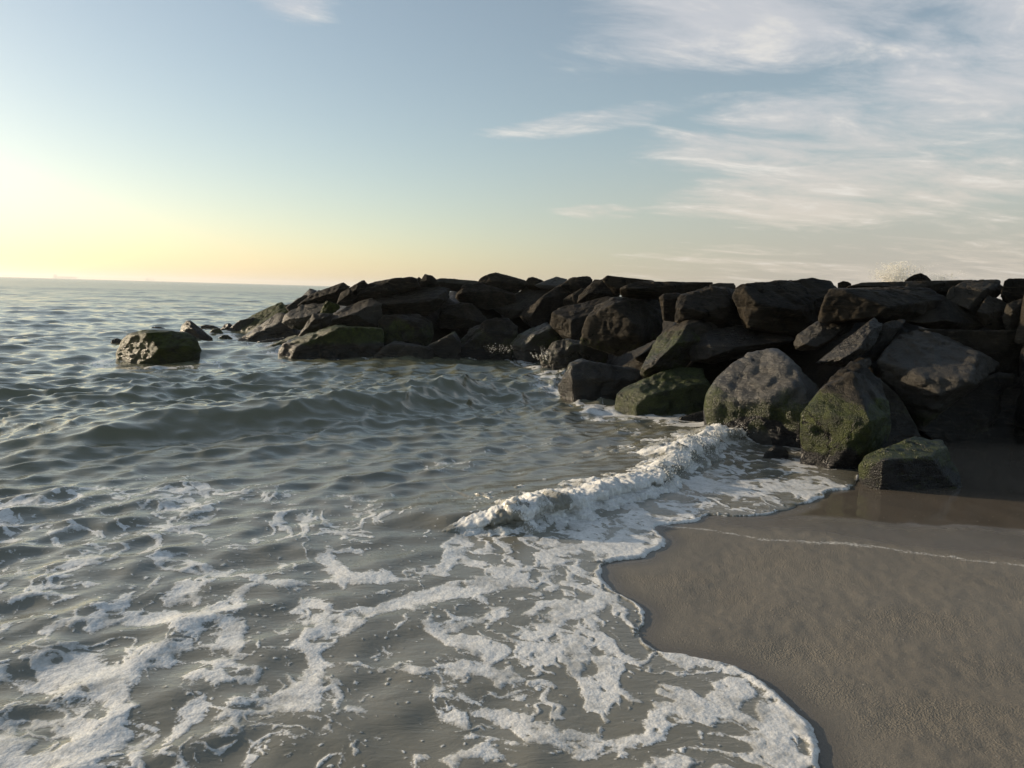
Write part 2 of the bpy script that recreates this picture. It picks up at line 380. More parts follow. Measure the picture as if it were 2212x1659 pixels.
FOAM = [
 P_('B', (150,430),(200,470),(250,520),(470,570),(620,565),(740,520),(800,485),(900,450),(1040,425),(1200,385),(1300,350),(1450,345),(1560,370),(1650,400),(1560,440),(1480,455),(1400,480),(1440,560),(1540,545),(1600,580),(1530,640),(1450,670),(1430,610),(1370,520),(1310,480),(1200,480),(1060,520),(960,580),(880,590),(800,570),(700,600),(620,640),(590,690),(450,740),(340,800),(300,880),(330,950),(560,948),(720,970),(700,985),(560,965),(370,970),(330,1010),(330,1080),(320,1190),(260,1250),(280,1290),(240,1300),(60,1290),(-80,1260),(-260,1240),(-420,1330),(-400,1270),(-200,1190),(-80,1140),(90,1050),(140,980),(190,880),(180,840),(110,800),(150,740),(110,640),(80,560),(150,500),(120,450)),
 P_('B', (940,630),(1010,650),(1000,590),(1030,590),(1060,640),(1100,680),(1200,660),(1230,640),(1180,590),(1240,615),(1350,630),(1430,600),(1440,650),(1300,680),(1220,720),(1130,710),(1200,740),(1280,730),(1400,760),(1500,800),(1540,850),(1540,920),(1460,950),(1500,1000),(1600,1070),(1560,1100),(1440,1070),(1250,1050),(1200,1090),(1130,1110),(1150,1060),(1090,1010),(1050,1035),(940,1030),(820,990),(730,975),(800,965),(830,925),(880,950),(950,960),(1050,1000),(1090,960),(1100,940),(1220,935),(1370,940),(1250,870),(1160,830),(1100,790),(1060,740),(1020,690)),
 P_('B', (1050,1105),(1180,1130),(1110,1170),(1200,1160),(1250,1180),(1150,1210),(1140,1250),(1250,1280),(1270,1350),(1290,1400),(1360,1430),(1500,1460),(1480,1470),(1440,1490),(1450,1510),(1500,1560),(1600,1600),(1460,1600),(1440,1659),(1440,1720),(960,1720),(930,1590),(1000,1620),(1080,1610),(1200,1570),(1260,1580),(1300,1540),(1280,1480),(1200,1440),(1280,1415),(1200,1390),(1150,1330),(1115,1260),(1090,1180)),
 P_('B', (1390,1250),(1430,1220),(1470,1270),(1600,1280),(1680,1320),(1720,1290),(1740,1340),(1890,1345),(2000,1400),(2212,1420),(2212,1460),(2000,1440),(1900,1450),(2000,1500),(2212,1500),(2212,1560),(2050,1600),(1980,1530),(1850,1540),(1750,1500),(1620,1500),(1520,1500),(1650,1470),(1600,1420),(1520,1350),(1400,1300)),
 P_('B', (1330,1215),(1380,1180),(1470,1150),(1500,1170),(1400,1250),(1340,1240)),
 P_('B', (400,1285),(520,1240),(580,1220),(680,1240),(640,1295),(520,1290)),
 P_('B', (450,1410),(490,1370),(600,1360),(640,1310),(715,1330),(650,1370),(570,1420),(520,1425)),
 P_('B', (210,1430),(280,1390),(350,1440),(260,1455)), P_('B', (600,1470),(630,1455),(670,1470),(630,1490)), P_('B', (150,1350),(220,1325),(305,1330),(250,1350)),
 P_('B', (740,975),(780,965),(900,1000),(1080,1010),(1090,1030),(960,1030),(830,1000)),
 P_('B', (240,180),(320,170),(340,200),(420,220),(460,270),(560,310),(740,330),(780,350),(860,360),(930,340),(980,320),(1030,260),(1100,250),(1130,150),(1180,80),(1260,40),(1320,70),(1290,200),(1360,230),(1480,250),(1570,280),(1600,330),(1560,365),(1420,320),(1440,290),(1250,270),(1180,310),(1180,360),(1100,360),(1020,330),(960,360),(860,380),(700,400),(560,395),(480,380),(430,430),(420,400),(340,370),(210,380),(200,420),(130,440),(0,420),(-60,390),(0,375),(110,385),(300,355),(330,330),(320,270),(260,230)),
 P_('B', (1740,180),(1900,150),(2010,190),(2050,260),(2120,330),(2212,400),(2212,440),(2100,360),(2000,280),(1920,280),(1930,350),(1920,420),(1840,460),(1830,450),(1890,400),(1900,310),(1800,240)),
 P_('B', (1600,730),(1740,660),(1900,640),(2050,690),(2212,690),(2212,740),(2060,770),(2130,880),(2140,960),(2100,1040),(2000,1010),(1990,940),(1880,880),(1780,820),(1570,790),(1700,780),(1850,790),(1900,850),(1850,740),(1720,720)),
 P_('B', (1650,610),(1740,560),(1740,510),(1800,490),(1900,530),(2000,550),(2212,470),(2212,620),(2100,640),(1980,650),(1900,600),(1780,610)),
 P_('A', (1000,240),(1100,190),(1250,200),(1400,240),(1500,290),(1650,310),(1850,340),(2050,400),(2150,385),(2140,440),(2070,440),(1900,410),(1800,420),(1700,480),(1660,560),(1600,600),(1500,620),(1340,630),(1280,590),(1450,560),(1560,500),(1640,440),(1780,400),(1700,350),(1480,340),(1300,330),(1150,290)),
 P_('A', (1100,560),(1130,500),(1210,410),(1300,380),(1420,400),(1380,480),(1340,540),(1200,560)),
 P_('A', (300,930),(420,870),(700,840),(820,810),(930,790),(1160,800),(1300,760),(1200,740),(1080,690),(930,680),(920,620),(1200,580),(1500,600),(1640,650),(1720,740),(1760,800),(1700,880),(1580,930),(1800,950),(1830,1040),(1850,1100),(1600,1110),(1520,1160),(1460,1230),(1400,1310),(1280,1380),(1200,1480),(1160,1500),(1130,1450),(1180,1380),(1240,1290),(1350,1170),(1380,1130),(1260,1090),(1240,1040),(1300,1000),(1480,1010),(1450,950),(1300,930),(1000,1010),(920,1070),(920,1150),(940,1250),(880,1400),(900,1500),(840,1560),(760,1600),(840,1659),(840,1720),(-260,1720),(-160,1480),(80,1400),(-160,1350),(200,1320),(380,1290),(560,1310),(620,1350),(680,1290),(670,1220),(600,1180),(440,1180),(340,1150),(300,1100),(150,1090),(0,1070),(-160,1000),(0,970),(100,1030),(280,1050)),
 P_('A', (1130,1530),(1220,1490),(1260,1560),(1330,1600),(1330,1659),(1330,1720),(1150,1720)),
 P_('A', (900,1480),(1030,1450),(1000,1560),(1010,1659),(1010,1700),(850,1700),(900,1570)),
 P_('A', (410,310),(500,240),(640,190),(700,220),(640,290),(520,320)),
 P_('A', (20,560),(60,510),(180,440),(300,430),(500,490),(400,480),(250,500),(150,530)), P_('A', (-40,700),(50,660),(50,730),(20,760)),
 P_('A', (500,600),(520,560),(700,570),(800,600),(940,580),(1200,580),(1200,620),(920,640),(760,680),(660,730),(560,690),(490,720),(460,690)),
 P_('A', (640,550),(780,530),(860,470),(920,460),(920,520),(870,580),(780,620)), P_('A', (360,800),(400,800),(400,860),(370,870)), P_('A', (310,740),(360,690),(470,670),(440,700),(360,750)),
 P_('A', (1590,690),(1640,640),(1700,680),(1770,800),(1720,760)), P_('A', (1850,835),(2000,820),(2212,780),(2212,800),(2000,838)),
 P_('A', (1410,1450),(1500,1390),(1610,1410),(1560,1450)), P_('A', (1700,1480),(1770,1500),(1760,1580),(1700,1640),(1740,1540)), P_('A', (1540,1330),(1560,1240),(1700,1180),(1680,1230),(1640,1270),(1900,1230),(2212,1200),(2212,1280),(1900,1270),(1700,1310)),
 P_('C', (640,955),(720,970),(870,1005),(970,1010),(1090,1040),(1220,1100),(1320,1170),(1420,1250),(1500,1330),(1560,1400),(1600,1460),(1605,1540),(1620,1659),(1620,1720),(1320,1720),(1280,1600),(1200,1540),(1000,1480),(1150,1470),(1250,1420),(1300,1340),(1280,1250),(1200,1130),(1060,1100),(1040,1070),(930,1050),(880,1080),(820,1100),(780,1040),(700,1000)),
 P_('C', (300,1590),(360,1540),(200,1520),(50,1500),(60,1460),(250,1490),(400,1480),(550,1440),(620,1360),(700,1290),(850,1250),(1000,1220),(950,1180),(1060,1130),(1200,1140),(1240,1250),(1180,1380),(1060,1350),(960,1370),(860,1400),(760,1420),(700,1490),(560,1550),(400,1590)),
 P_('C', (0,700),(200,680),(330,640),(400,640),(440,690),(380,720),(300,770),(200,780),(100,820),(200,900),(270,980),(260,1010),(100,980),(120,920),(0,860)),
 P_('C', (600,1659),(700,1620),(860,1590),(920,1610),(820,1659),(800,1720),(600,1720)), P_('C', (390,720),(450,740),(540,830),(560,900),(500,860),(420,790)),
 P_('C', (150,290),(260,300),(350,330),(420,300),(470,250),(500,210),(560,290),(740,310),(690,345),(600,370),(620,410),(350,440),(240,440),(330,380),(250,330)),
 P_('C', (640,90),(720,100),(830,140),(915,195),(850,205),(600,210),(500,180),(700,180),(800,180),(760,140)),
 P_('C', (180,400),(110,430),(180,480),(260,540),(350,600),(430,640),(400,600),(300,520),(230,470)),
 P_('F', (150,290),(300,265),(560,270),(740,255),(890,310),(740,340),(700,380),(600,330),(400,320),(200,330)), P_('F', (550,210),(640,170),(720,170),(700,200),(600,215)),
 P_('E', (1100,70),(1200,60),(1400,75),(1600,100),(1800,120),(2000,130),(1990,160),(1800,150),(1500,110),(1300,100),(1120,85)),
 P_('E', (1260,50),(1330,30),(1380,70),(1500,80),(1450,100),(1280,80)),
 P_('E', (800,960),(1000,900),(1100,840),(1000,830),(940,790),(1040,800),(1160,830),(1250,870),(1240,960),(1130,940),(1050,960),(1090,1060),(960,1000),(860,990)),
]
HOLES = [P_('A', (0,1200),(200,1180),(320,1200),(290,1270),(100,1310),(0,1330)), P_('A', (60,1400),(200,1370),(340,1420),(300,1460),(100,1440)), P_('A', (900,850),(960,830),(1030,850),(970,880)), P_('A', (530,1080),(640,1100),(640,1140),(590,1150)),
         P_('A', (320,1100),(380,1060),(420,1070),(390,1110)), P_('A', (730,870),(800,860),(850,890),(750,900)), P_('A', (690,930),(760,905),(820,915),(720,945)), P_('A', (1260,880),(1380,840),(1580,850),(1590,900),(1400,920)), P_('A', (1350,800),(1420,750),(1500,760),(1500,820)),
         P_('B', (345,790),(430,760),(445,825),(400,830)), P_('B', (430,605),(460,600),(480,610),(450,615)), P_('A', (1620,1250),(1780,1220),(1900,1225),(1700,1280)),
         P_('C', (1210,1260),(1270,1230),(1310,1260),(1240,1330)), P_('B', (1610,1580),(1680,1560),(1740,1610),(1700,1659),(1620,1640)), P_('B', (1900,1580),(1970,1540),(2060,1560),(1990,1600)), P_('B', (1790,1390),(1860,1380),(1850,1410)), P_('B', (1700,1430),(1750,1420),(1760,1440))]
LACE = [(P_('S', (-300,1230),(0,1250),(400,1180),(800,1230),(1050,1290),(900,1400),(500,1480),(0,1500),(-300,1500)), .34, 0.5), (P_('S', (1180,1330),(1500,1260),(1750,1180),(1960,1120),(2130,1210),(1980,1260),(1900,1290),(1700,1290),(1650,1370),(1560,1390),(1500,1420),(1560,1500),(1600,1560),(1500,1600),(1300,1500),(1150,1400)), .48, 1.4),
        (P_('S', (1300,1500),(1600,1560),(1800,1650),(2000,1800),(2050,1920),(2050,1980),(1100,1980),(1200,1700)), .35, 1.3), (P_('S', (-300,1450),(800,1400),(1300,1420),(1250,1980),(-300,1980)), .24, 0.7),
        (P_('S', (1450,1005),(1700,1030),(1880,1060),(1900,1110),(1650,1075),(1450,1050)), .5, 1.2), (P_('S', (1700,1090),(1980,1120),(2120,1180),(2000,1220),(1700,1200)), .35, 1.0), (P_('S', (700,1150),(1300,1100),(1600,1000),(1700,1050),(1400,1200),(1000,1260)), .16, .6)]


def foam_field(P, sdx):
    n = len(P); f = np.full(n, -1.0); veil = np.zeros(n)
    m = np.where((np.hypot(P[:, 0], P[:, 1]) < 25) & (P[:, 1] > 0))[0]
    Q = P[m]; Q3 = XY0(Q)
    w = np.column_stack([fbm(Q3 * 5, 3, 21), fbm(Q3 * 5, 3, 31)]) * 0.045 + np.column_stack([fbm(Q3 * 26, 2, 41), fbm(Q3 * 26, 2, 51)]) * 0.011
    QW = Q + w
    g = np.full(len(Q), -.4)
    for L in FOAM: g = np.maximum(g, poly_sd(QW, L))
    for L in HOLES: g = np.minimum(g, -poly_sd(QW, L))
    tex = fbm(Q3 * 9, 4, 61) * 0.035
    er = np.clip(fbm(Q3 * 3.4, 4, 121) - .12, 0, 1) * .055 + np.clip(fbm(np.column_stack([Q[:, 0] * 13 + Q[:, 1] * 4, Q[:, 1] * 9, Q3[:, 2]]), 3, 131) - .25, 0, 1) * .03
    b1, b2 = worley(QW * 8.5, 9); br = np.clip(.10 + .55 * perlin(Q3 * 3.1, 150) + .25 * perlin(Q3 * 9, 151), 0, .46)
    g = np.where(br > .02, np.minimum(g, (b1 - br) * .10), g)
    g = g - er
    fg = np.clip((g + 0.005 + tex * sstep(-.05, .06, g)) / 0.03, -1, 1)
    # lace
    st = np.column_stack([Q[:, 0] * 5.2 + Q[:, 1] * 1.5, Q[:, 1] * 3.6]) + np.column_stack([fbm(Q3 * 2.2, 4, 71), fbm(Q3 * 2.2, 4, 81)]) * 1.3
    f1, f2 = worley(st, 1); g1, g2 = worley(st * 2.3 + 7, 2)
    e = np.minimum((f2 - f1), (g2 - g1) * .9 + .12)
    e2 = np.abs(fbm(np.column_stack([st[:, 0] * .55, st[:, 1] * .55, np.zeros(len(st))]), 4, 111)) * 1.3
    e = .45 * e + .62 * e2
    dens = np.zeros(len(Q))
    for L, dv, sc in LACE:
        dens = np.maximum(dens, dv * sstep(-.15, .15, poly_sd(QW, L)))
    dt = seg_dist(Q + w * 3, np.array(TOE))[0]
    dens = np.maximum(dens, .62 * np.exp(-(dt / .34) ** 2) * sstep(5.0, 8.0, Q[:, 1]))
    lone = ground(390, 905); dens = np.maximum(dens, .5 * np.exp(-((np.hypot(*((Q - lone) * np.array([.6, 1])).T) - .75) / .3) ** 2))
    patch = fbm(Q3 * 1.6, 3, 91)
    fl = (dens * (0.62 + 0.75 * patch) - e - 0.05) / 0.14
    fl = np.where(dens > .02, fl, -1)
    ff = np.maximum(fg, np.clip(fl, -1, .8))
    # loose flecks
    h1, h2 = worley(QW * 13, 6); cellr = .5 + .5 * perlin(Q3 * 6.5, 140)
    fk = np.where((Q[:, 1] < 5.5), (.30 * cellr ** 2 - h1) / .12, -1)
    ff = np.maximum(ff, np.clip(fk, -1, .6))
    # bright rim where the sheet ends
    d = sdx[m]; rim = 0.016 + 0.045 * fbm(Q3 * 2.5, 4, 101)
    fr = np.where((d > 0.0), (rim - np.abs(d - .012)) / 0.02, -1)
    ff = np.maximum(ff, np.clip(fr, -1, 1))
    f[m] = ff
    veil[m] = np.clip(dens * 1.0 + sstep(-.25, .05, g) * .25, 0, 1)
    return f, veil


# ------------------------------------------------------------------ materials
def foam_color(k, nv):
    return k.mix(k.step(nv, .3, .7), (0.60, 0.59, 0.57), (0.78, 0.775, 0.76))


def make_water():
    m, k, out = material("sea_water")
    geo = k.new('ShaderNodeNewGeometry'); pos = geo.outputs['Position']
    cd = k.vmath('LENGTH', pos) if False else None
    ln = k.new('ShaderNodeVectorMath', operation='LENGTH'); k.l.new(pos, ln.inputs[0]); dist = ln.outputs['Value']
    foam = k.attr('foam'); veil = k.attr('veil'); shallow = k.attr('shallow')
    murk = k.mix(shallow, (0.140, 0.140, 0.088), (0.140, 0.131, 0.100))
    murk = k.mix(k.math('MULTIPLY', veil, k.noise(pos, 3.0, 4.0, .6, .5)), murk, (0.30, 0.29, 0.25))
    mp = k.new('ShaderNodeMapping'); k.l.new(pos, mp.inputs[0]); mp.inputs['Rotation'].default_value = (0, 0, R(-46)); mp.inputs['Scale'].default_value = (.55, 1.3, 1)
    n1 = k.noise(mp.outputs[0], 9.0, 4.0, .6, .6); n2 = k.noise(mp.outputs[0], 38.0, 3.0, .6, .2); n3 = k.noise(pos, 2.2, 4.0, .6, .3)
    far = k.step(dist, 14.0, 70.0)
    vfar = k.step(dist, 40.0, 300.0)
    h = k.math('ADD', k.math('MULTIPLY', n1, k.step(dist, 3.0, 14.0, .0050, .009)), k.math('MULTIPLY', n2, k.step(dist, 4.0, 14.0, .0015, .0006)))
    h = k.math('ADD', h, k.math('MULTIPLY', k.math('MULTIPLY', n3, 0.07), far))
    bmp = k.bump(h, 1.0, 1.0)
    # beyond a few dozen metres the ripples are finer than a pixel: scatter the facets' normals
    pn = k.noise(pos, 1.1, 5.0, .75, 0, 1)
    pv = k.vmath('MULTIPLY', k.vmath('SUBTRACT', pn, (.5, .5, .5)), (1.5, 1.9, 0.0))
    nn = k.vmath('NORMALIZE', k.vmath('ADD', bmp, k.vmath('SCALE', pv, None, k.math('MULTIPLY', vfar, 0.42))))
    p = k.new('ShaderNodeBsdfPrincipled')
    k.put(p.inputs['Base Color'], murk); k.put(p.inputs['Roughness'], k.step(dist, 5, 150, 0.05, 0.22)); p.inputs['IOR'].default_value = 1.55
    k.put(p.inputs['Normal'], nn)
    # foam
    fn = k.noise(pos, 55.0, 4.0, .65, .2); fv = k.voronoi(pos, 90.0); fv2 = k.voronoi(pos, 34.0)
    edge = k.math('ADD', foam, k.math('ADD', k.math('MULTIPLY', k.math('SUBTRACT', fn, .5), .9), k.math('MULTIPLY', k.math('SUBTRACT', fv, .45), -.6)))
    fac = k.step(edge, -0.15, 0.26)
    hh = k.math('ADD', k.math('MULTIPLY', fv, -0.0016), k.math('ADD', k.math('MULTIPLY', fv2, -0.0022), k.math('MULTIPLY', fn, 0.0018)))
    fb = k.bump(hh, 0.8, 1.0)
    q = k.new('ShaderNodeBsdfPrincipled')
    k.put(q.inputs['Base Color'], foam_color(k, fn)); q.inputs['Roughness'].default_value = 0.27; k.put(q.inputs['Normal'], fb)
    q.inputs['Subsurface Weight'].default_value = .55; q.inputs['Subsurface Radius'].default_value = (1, 1, 1); q.inputs['Subsurface Scale'].default_value = .03
    mx = k.new('ShaderNodeMixShader'); k.put(mx.inputs[0], k.math('MULTIPLY', fac, k.step(k.math('ADD', k.noise(pos, 5.0, 6.0, .7, .8), k.math('MULTIPLY', foam, .13)), .42, .66, .45, .97))); k.l.new(p.outputs[0], mx.inputs[1]); k.l.new(q.outputs[0], mx.inputs[2])
    k.l.new(mx.outputs[0], out.inputs[0])
    return m


def make_sand():
    m, k, out = material("beach_sand")
    geo = k.new('ShaderNodeNewGeometry'); pos = geo.outputs['Position']
    wet = k.attr('wet'); scum = k.attr('scum'); coarse = k.attr('coarse')
    a = k.noise(pos, 1.3, 5.0, .6); b = k.noise(pos, 210.0, 3.0, .75); c = k.noise(pos, 62.0, 5.0, .75); g = k.voronoi(pos, 120.0)
    col = k.mix(k.step(a, .3, .7), (0.152, 0.137, 0.112), (0.170, 0.154, 0.127))
    col = k.mix(k.math('MULTIPLY', k.step(b, .45, .75), .55), col, (0.30, 0.25, 0.19))
    col = k.mix(k.math('MULTIPLY', k.step(b, .52, .30), .5), col, (0.07, 0.058, 0.048))
    col = k.mix(k.math('MULTIPLY', wet, .75), col, (0.068, 0.055, 0.043))
    col = k.mix(k.math('MULTIPLY', k.math('MULTIPLY', k.step(k.voronoi(pos, 16.0), .075, .05), k.step(k.noise(pos, 3.7), .5, .56)), .8), col, (0.42, 0.38, 0.32))
    fac = k.step(k.math('ADD', scum, k.math('MULTIPLY', k.math('SUBTRACT', c, .5), 1.6)), .35, .6)
    col = k.mix(k.math('MULTIPLY', fac, .85), col, (0.62, 0.60, 0.56))
    dry = k.math('SUBTRACT', 1.0, k.math('MULTIPLY', wet, .97))
    h = k.math('ADD', k.math('MULTIPLY', c, k.math('ADD', 0.0030, k.math('MULTIPLY', coarse, .0055))), k.math('ADD', k.math('MULTIPLY', b, 0.0028), k.math('MULTIPLY', g, k.math('MULTIPLY', coarse, 0.006))))
    h = k.math('MULTIPLY', h, dry)
    p = k.new('ShaderNodeBsdfPrincipled')
    k.put(p.inputs['Base Color'], col); k.put(p.inputs['Roughness'], k.mix(wet, 0.52, 0.07, 'FLOAT')); p.inputs['IOR'].default_value = 1.36
    k.put(p.inputs['Normal'], k.bump(h, 1.0, 1.0))
    k.l.new(p.outputs[0], out.inputs[0])
    return m


def make_rock():
    m, k, out = material("wet_dark_rock")
    geo = k.new('ShaderNodeNewGeometry'); pos = geo.outputs['Position']
    alg = k.attr('algae'); wet = k.attr('wet'); mus = k.attr('mussel'); tone = k.attr('tone')
    oi = k.new('ShaderNodeObjectInfo')
    a = k.noise(pos, 2.2, 6.0, .62, .4); b = k.noise(pos, 22.0, 6.0, .7); c = k.noise(pos, 85.0, 4.0, .7)
    st = k.new('ShaderNodeMapping'); k.l.new(pos, st.inputs[0]); st.inputs['Rotation'].default_value = (.5, .35, .7); st.inputs['Scale'].default_value = (3.0, 3.0, 18.0)
    s = k.noise(st.outputs[0], 1.6, 5.0, .65, .6)
    col = k.mix(k.step(a, .3, .7), (0.005, 0.0045, 0.0036), (0.034, 0.027, 0.0185))
    col = k.mix(k.step(s, .5, .72), col, (0.058, 0.046, 0.032))
    col = k.mix(k.math('MULTIPLY', k.step(b, .48, .30), .6), col, (0.009, 0.0085, 0.008))
    ck = k.new('ShaderNodeTexVoronoi', feature='DISTANCE_TO_EDGE'); k.put(ck.inputs['Vector'], k.vmath('ADD', pos, k.vmath('SCALE', k.noise(pos, 2.5, 5.0, .65, 0, 1), None, .55))); ck.inputs['Scale'].default_value = 1.5
    crack = k.math('MULTIPLY', k.step(ck.outputs['Distance'], .016, .004), k.step(k.noise(pos, 1.1), .46, .56))
    edge_hl = k.step(geo.outputs['Pointiness'], .515, .585)  # edge highlights put into the rock colour: convex edges lightened
    col = k.mix(k.math('MULTIPLY', edge_hl, .28), col, (0.095, 0.082, 0.064))
    col = k.mix(tone, col, (0.110, 0.100, 0.085))
    col = k.mix(k.math('MULTIPLY', wet, .45), col, (0.008, 0.0078, 0.0075))
    am = k.step(k.math('ADD', alg, k.math('ADD', k.math('MULTIPLY', k.math('SUBTRACT', b, .5), .9), k.math('ADD', k.math('MULTIPLY', k.math('SUBTRACT', c, .5), .7), k.math('MULTIPLY', k.math('SUBTRACT', a, .5), 1.1)))), .30, .62)
    gcol = k.mix(k.step(k.math('ADD', k.math('MULTIPLY', c, .5), k.math('MULTIPLY', k.noise(pos, 7.0, 5.0, .7, 1.0), .5)), .36, .66), (0.006, 0.009, 0.003), (0.055, 0.068, 0.010))
    col = k.mix(am, col, gcol)
    mm = k.step(k.math('ADD', mus, k.math('MULTIPLY', k.math('SUBTRACT', b, .5), .8)), .4, .6)
    col = k.mix(mm, col, (0.010, 0.009, 0.010))
    col = k.mix(crack, col, (0.004, 0.004, 0.004))
    vo = k.voronoi(pos, 85.0)
    h = k.math('ADD', k.math('MULTIPLY', b, .024), k.math('MULTIPLY', c, .010))
    h = k.math('ADD', h, k.math('MULTIPLY', s, .030))
    h = k.math('ADD', h, k.math('MULTIPLY', crack, -.03))
    h = k.math('ADD', h, k.math('MULTIPLY', k.math('MULTIPLY', vo, k.math('MAXIMUM', am, mm)), -.011))
    p = k.new('ShaderNodeBsdfPrincipled')
    k.put(p.inputs['Base Color'], col)
    rgh = k.mix(wet, 0.60, 0.20, 'FLOAT'); rgh = k.mix(k.math('MULTIPLY', am, .7), rgh, .42, 'FLOAT')
    k.put(p.inputs['Roughness'], rgh)
    p.inputs['IOR'].default_value = 1.45; k.put(p.inputs['Specular IOR Level'], k.mix(wet, .05, .55, 'FLOAT'))
    k.put(p.inputs['Normal'], k.bump(h, .9, 1.0))
    k.l.new(p.outputs[0], out.inputs[0])
    return m


def make_plain(name, col, rough=.5, trans=0.0):
    m, k, out = material(name)
    geo = k.new('ShaderNodeNewGeometry')
    n = k.noise(geo.outputs['Position'], 3.0, 3.0)
    p = k.new('ShaderNodeBsdfPrincipled')
    k.put(p.inputs['Base Color'], k.mix(n, tuple(c * .85 for c in col), tuple(min(1, c * 1.1) for c in col)))
    p.inputs['Roughness'].default_value = rough
    if trans: p.inputs['Transmission Weight'].default_value = trans; p.inputs['IOR'].default_value = 1.33
    k.l.new(p.outputs[0], out.inputs[0])
    return m


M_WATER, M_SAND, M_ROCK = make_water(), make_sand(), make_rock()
M_DROP = make_plain("spray_water", (0.88, 0.87, 0.84), .25)
_k = NT(M_DROP.node_tree); _p = [n for n in _k.n if n.type == 'BSDF_PRINCIPLED'][0]; _o = [n for n in _k.n if n.type == 'OUTPUT_MATERIAL'][0]
_t = _k.new('ShaderNodeBsdfTranslucent'); _t.inputs[0].default_value = (.95, .94, .9, 1); _m = _k.new('ShaderNodeMixShader'); _m.inputs[0].default_value = .55
_k.l.new(_p.outputs[0], _m.inputs[1]); _k.l.new(_t.outputs[0], _m.inputs[2]); _k.l.new(_m.outputs[0], _o.inputs[0])
M_SHIP = make_plain("ship_paint", (0.16, 0.16, 0.17), .6)

# ------------------------------------------------------------------ sea
deg = np.concatenate([np.arange(-180, -84, 4.0), np.arange(-84, -40, .5), np.arange(-40, 40, .095), np.arange(40, 84, .5), np.arange(84, 180, 4.0)])
th = np.concatenate([np.arange(58, 37, -.35), np.concatenate([np.arange(37, 16, -.055), np.arange(16, 4.6, -.042)])])
rr = np.concatenate([[0.03, .4, .7], CAM_H / np.tan(np.radians(th))])
rr = np.concatenate([rr, np.geomspace(rr[-1] * 1.006, 150, 320), np.geomspace(156, 9500, 80)])
P, F = polar(np.radians(deg), rr)
r_ = np.hypot(P[:, 0], P[:, 1])
drr = np.gradient(rr)
spac = np.maximum(np.repeat(drr, len(deg)), np.tile(np.radians(np.gradient(deg)), len(rr)) * r_)
S, sdx, off = sea_surface(P, spac)
foam, veil = foam_field(P, sdx)
nr = r_ < 16
S3 = XY0(P[nr]) 
fz = sstep(-.2, .6, foam[nr]) * (0.003 + 0.002 * fbm(S3 * 16, 3, 13))
S[nr, 2] += np.where(sdx[nr] > 0, fz * sstep(0, .02, sdx[nr]), 0)
rimz = np.exp(-((sdx[nr] - .03) / .025) ** 2) * .007
S[nr, 2] += np.where(sdx[nr] > 0, rimz * sstep(0, .3, foam[nr] + .2), 0)
shallow = 1 - sstep(0.5, 7.0, off)
sea = mesh_obj("sea", S, F, M_WATER, dict(foam=foam, veil=veil, shallow=shallow))
tag(sea, kind='structure')

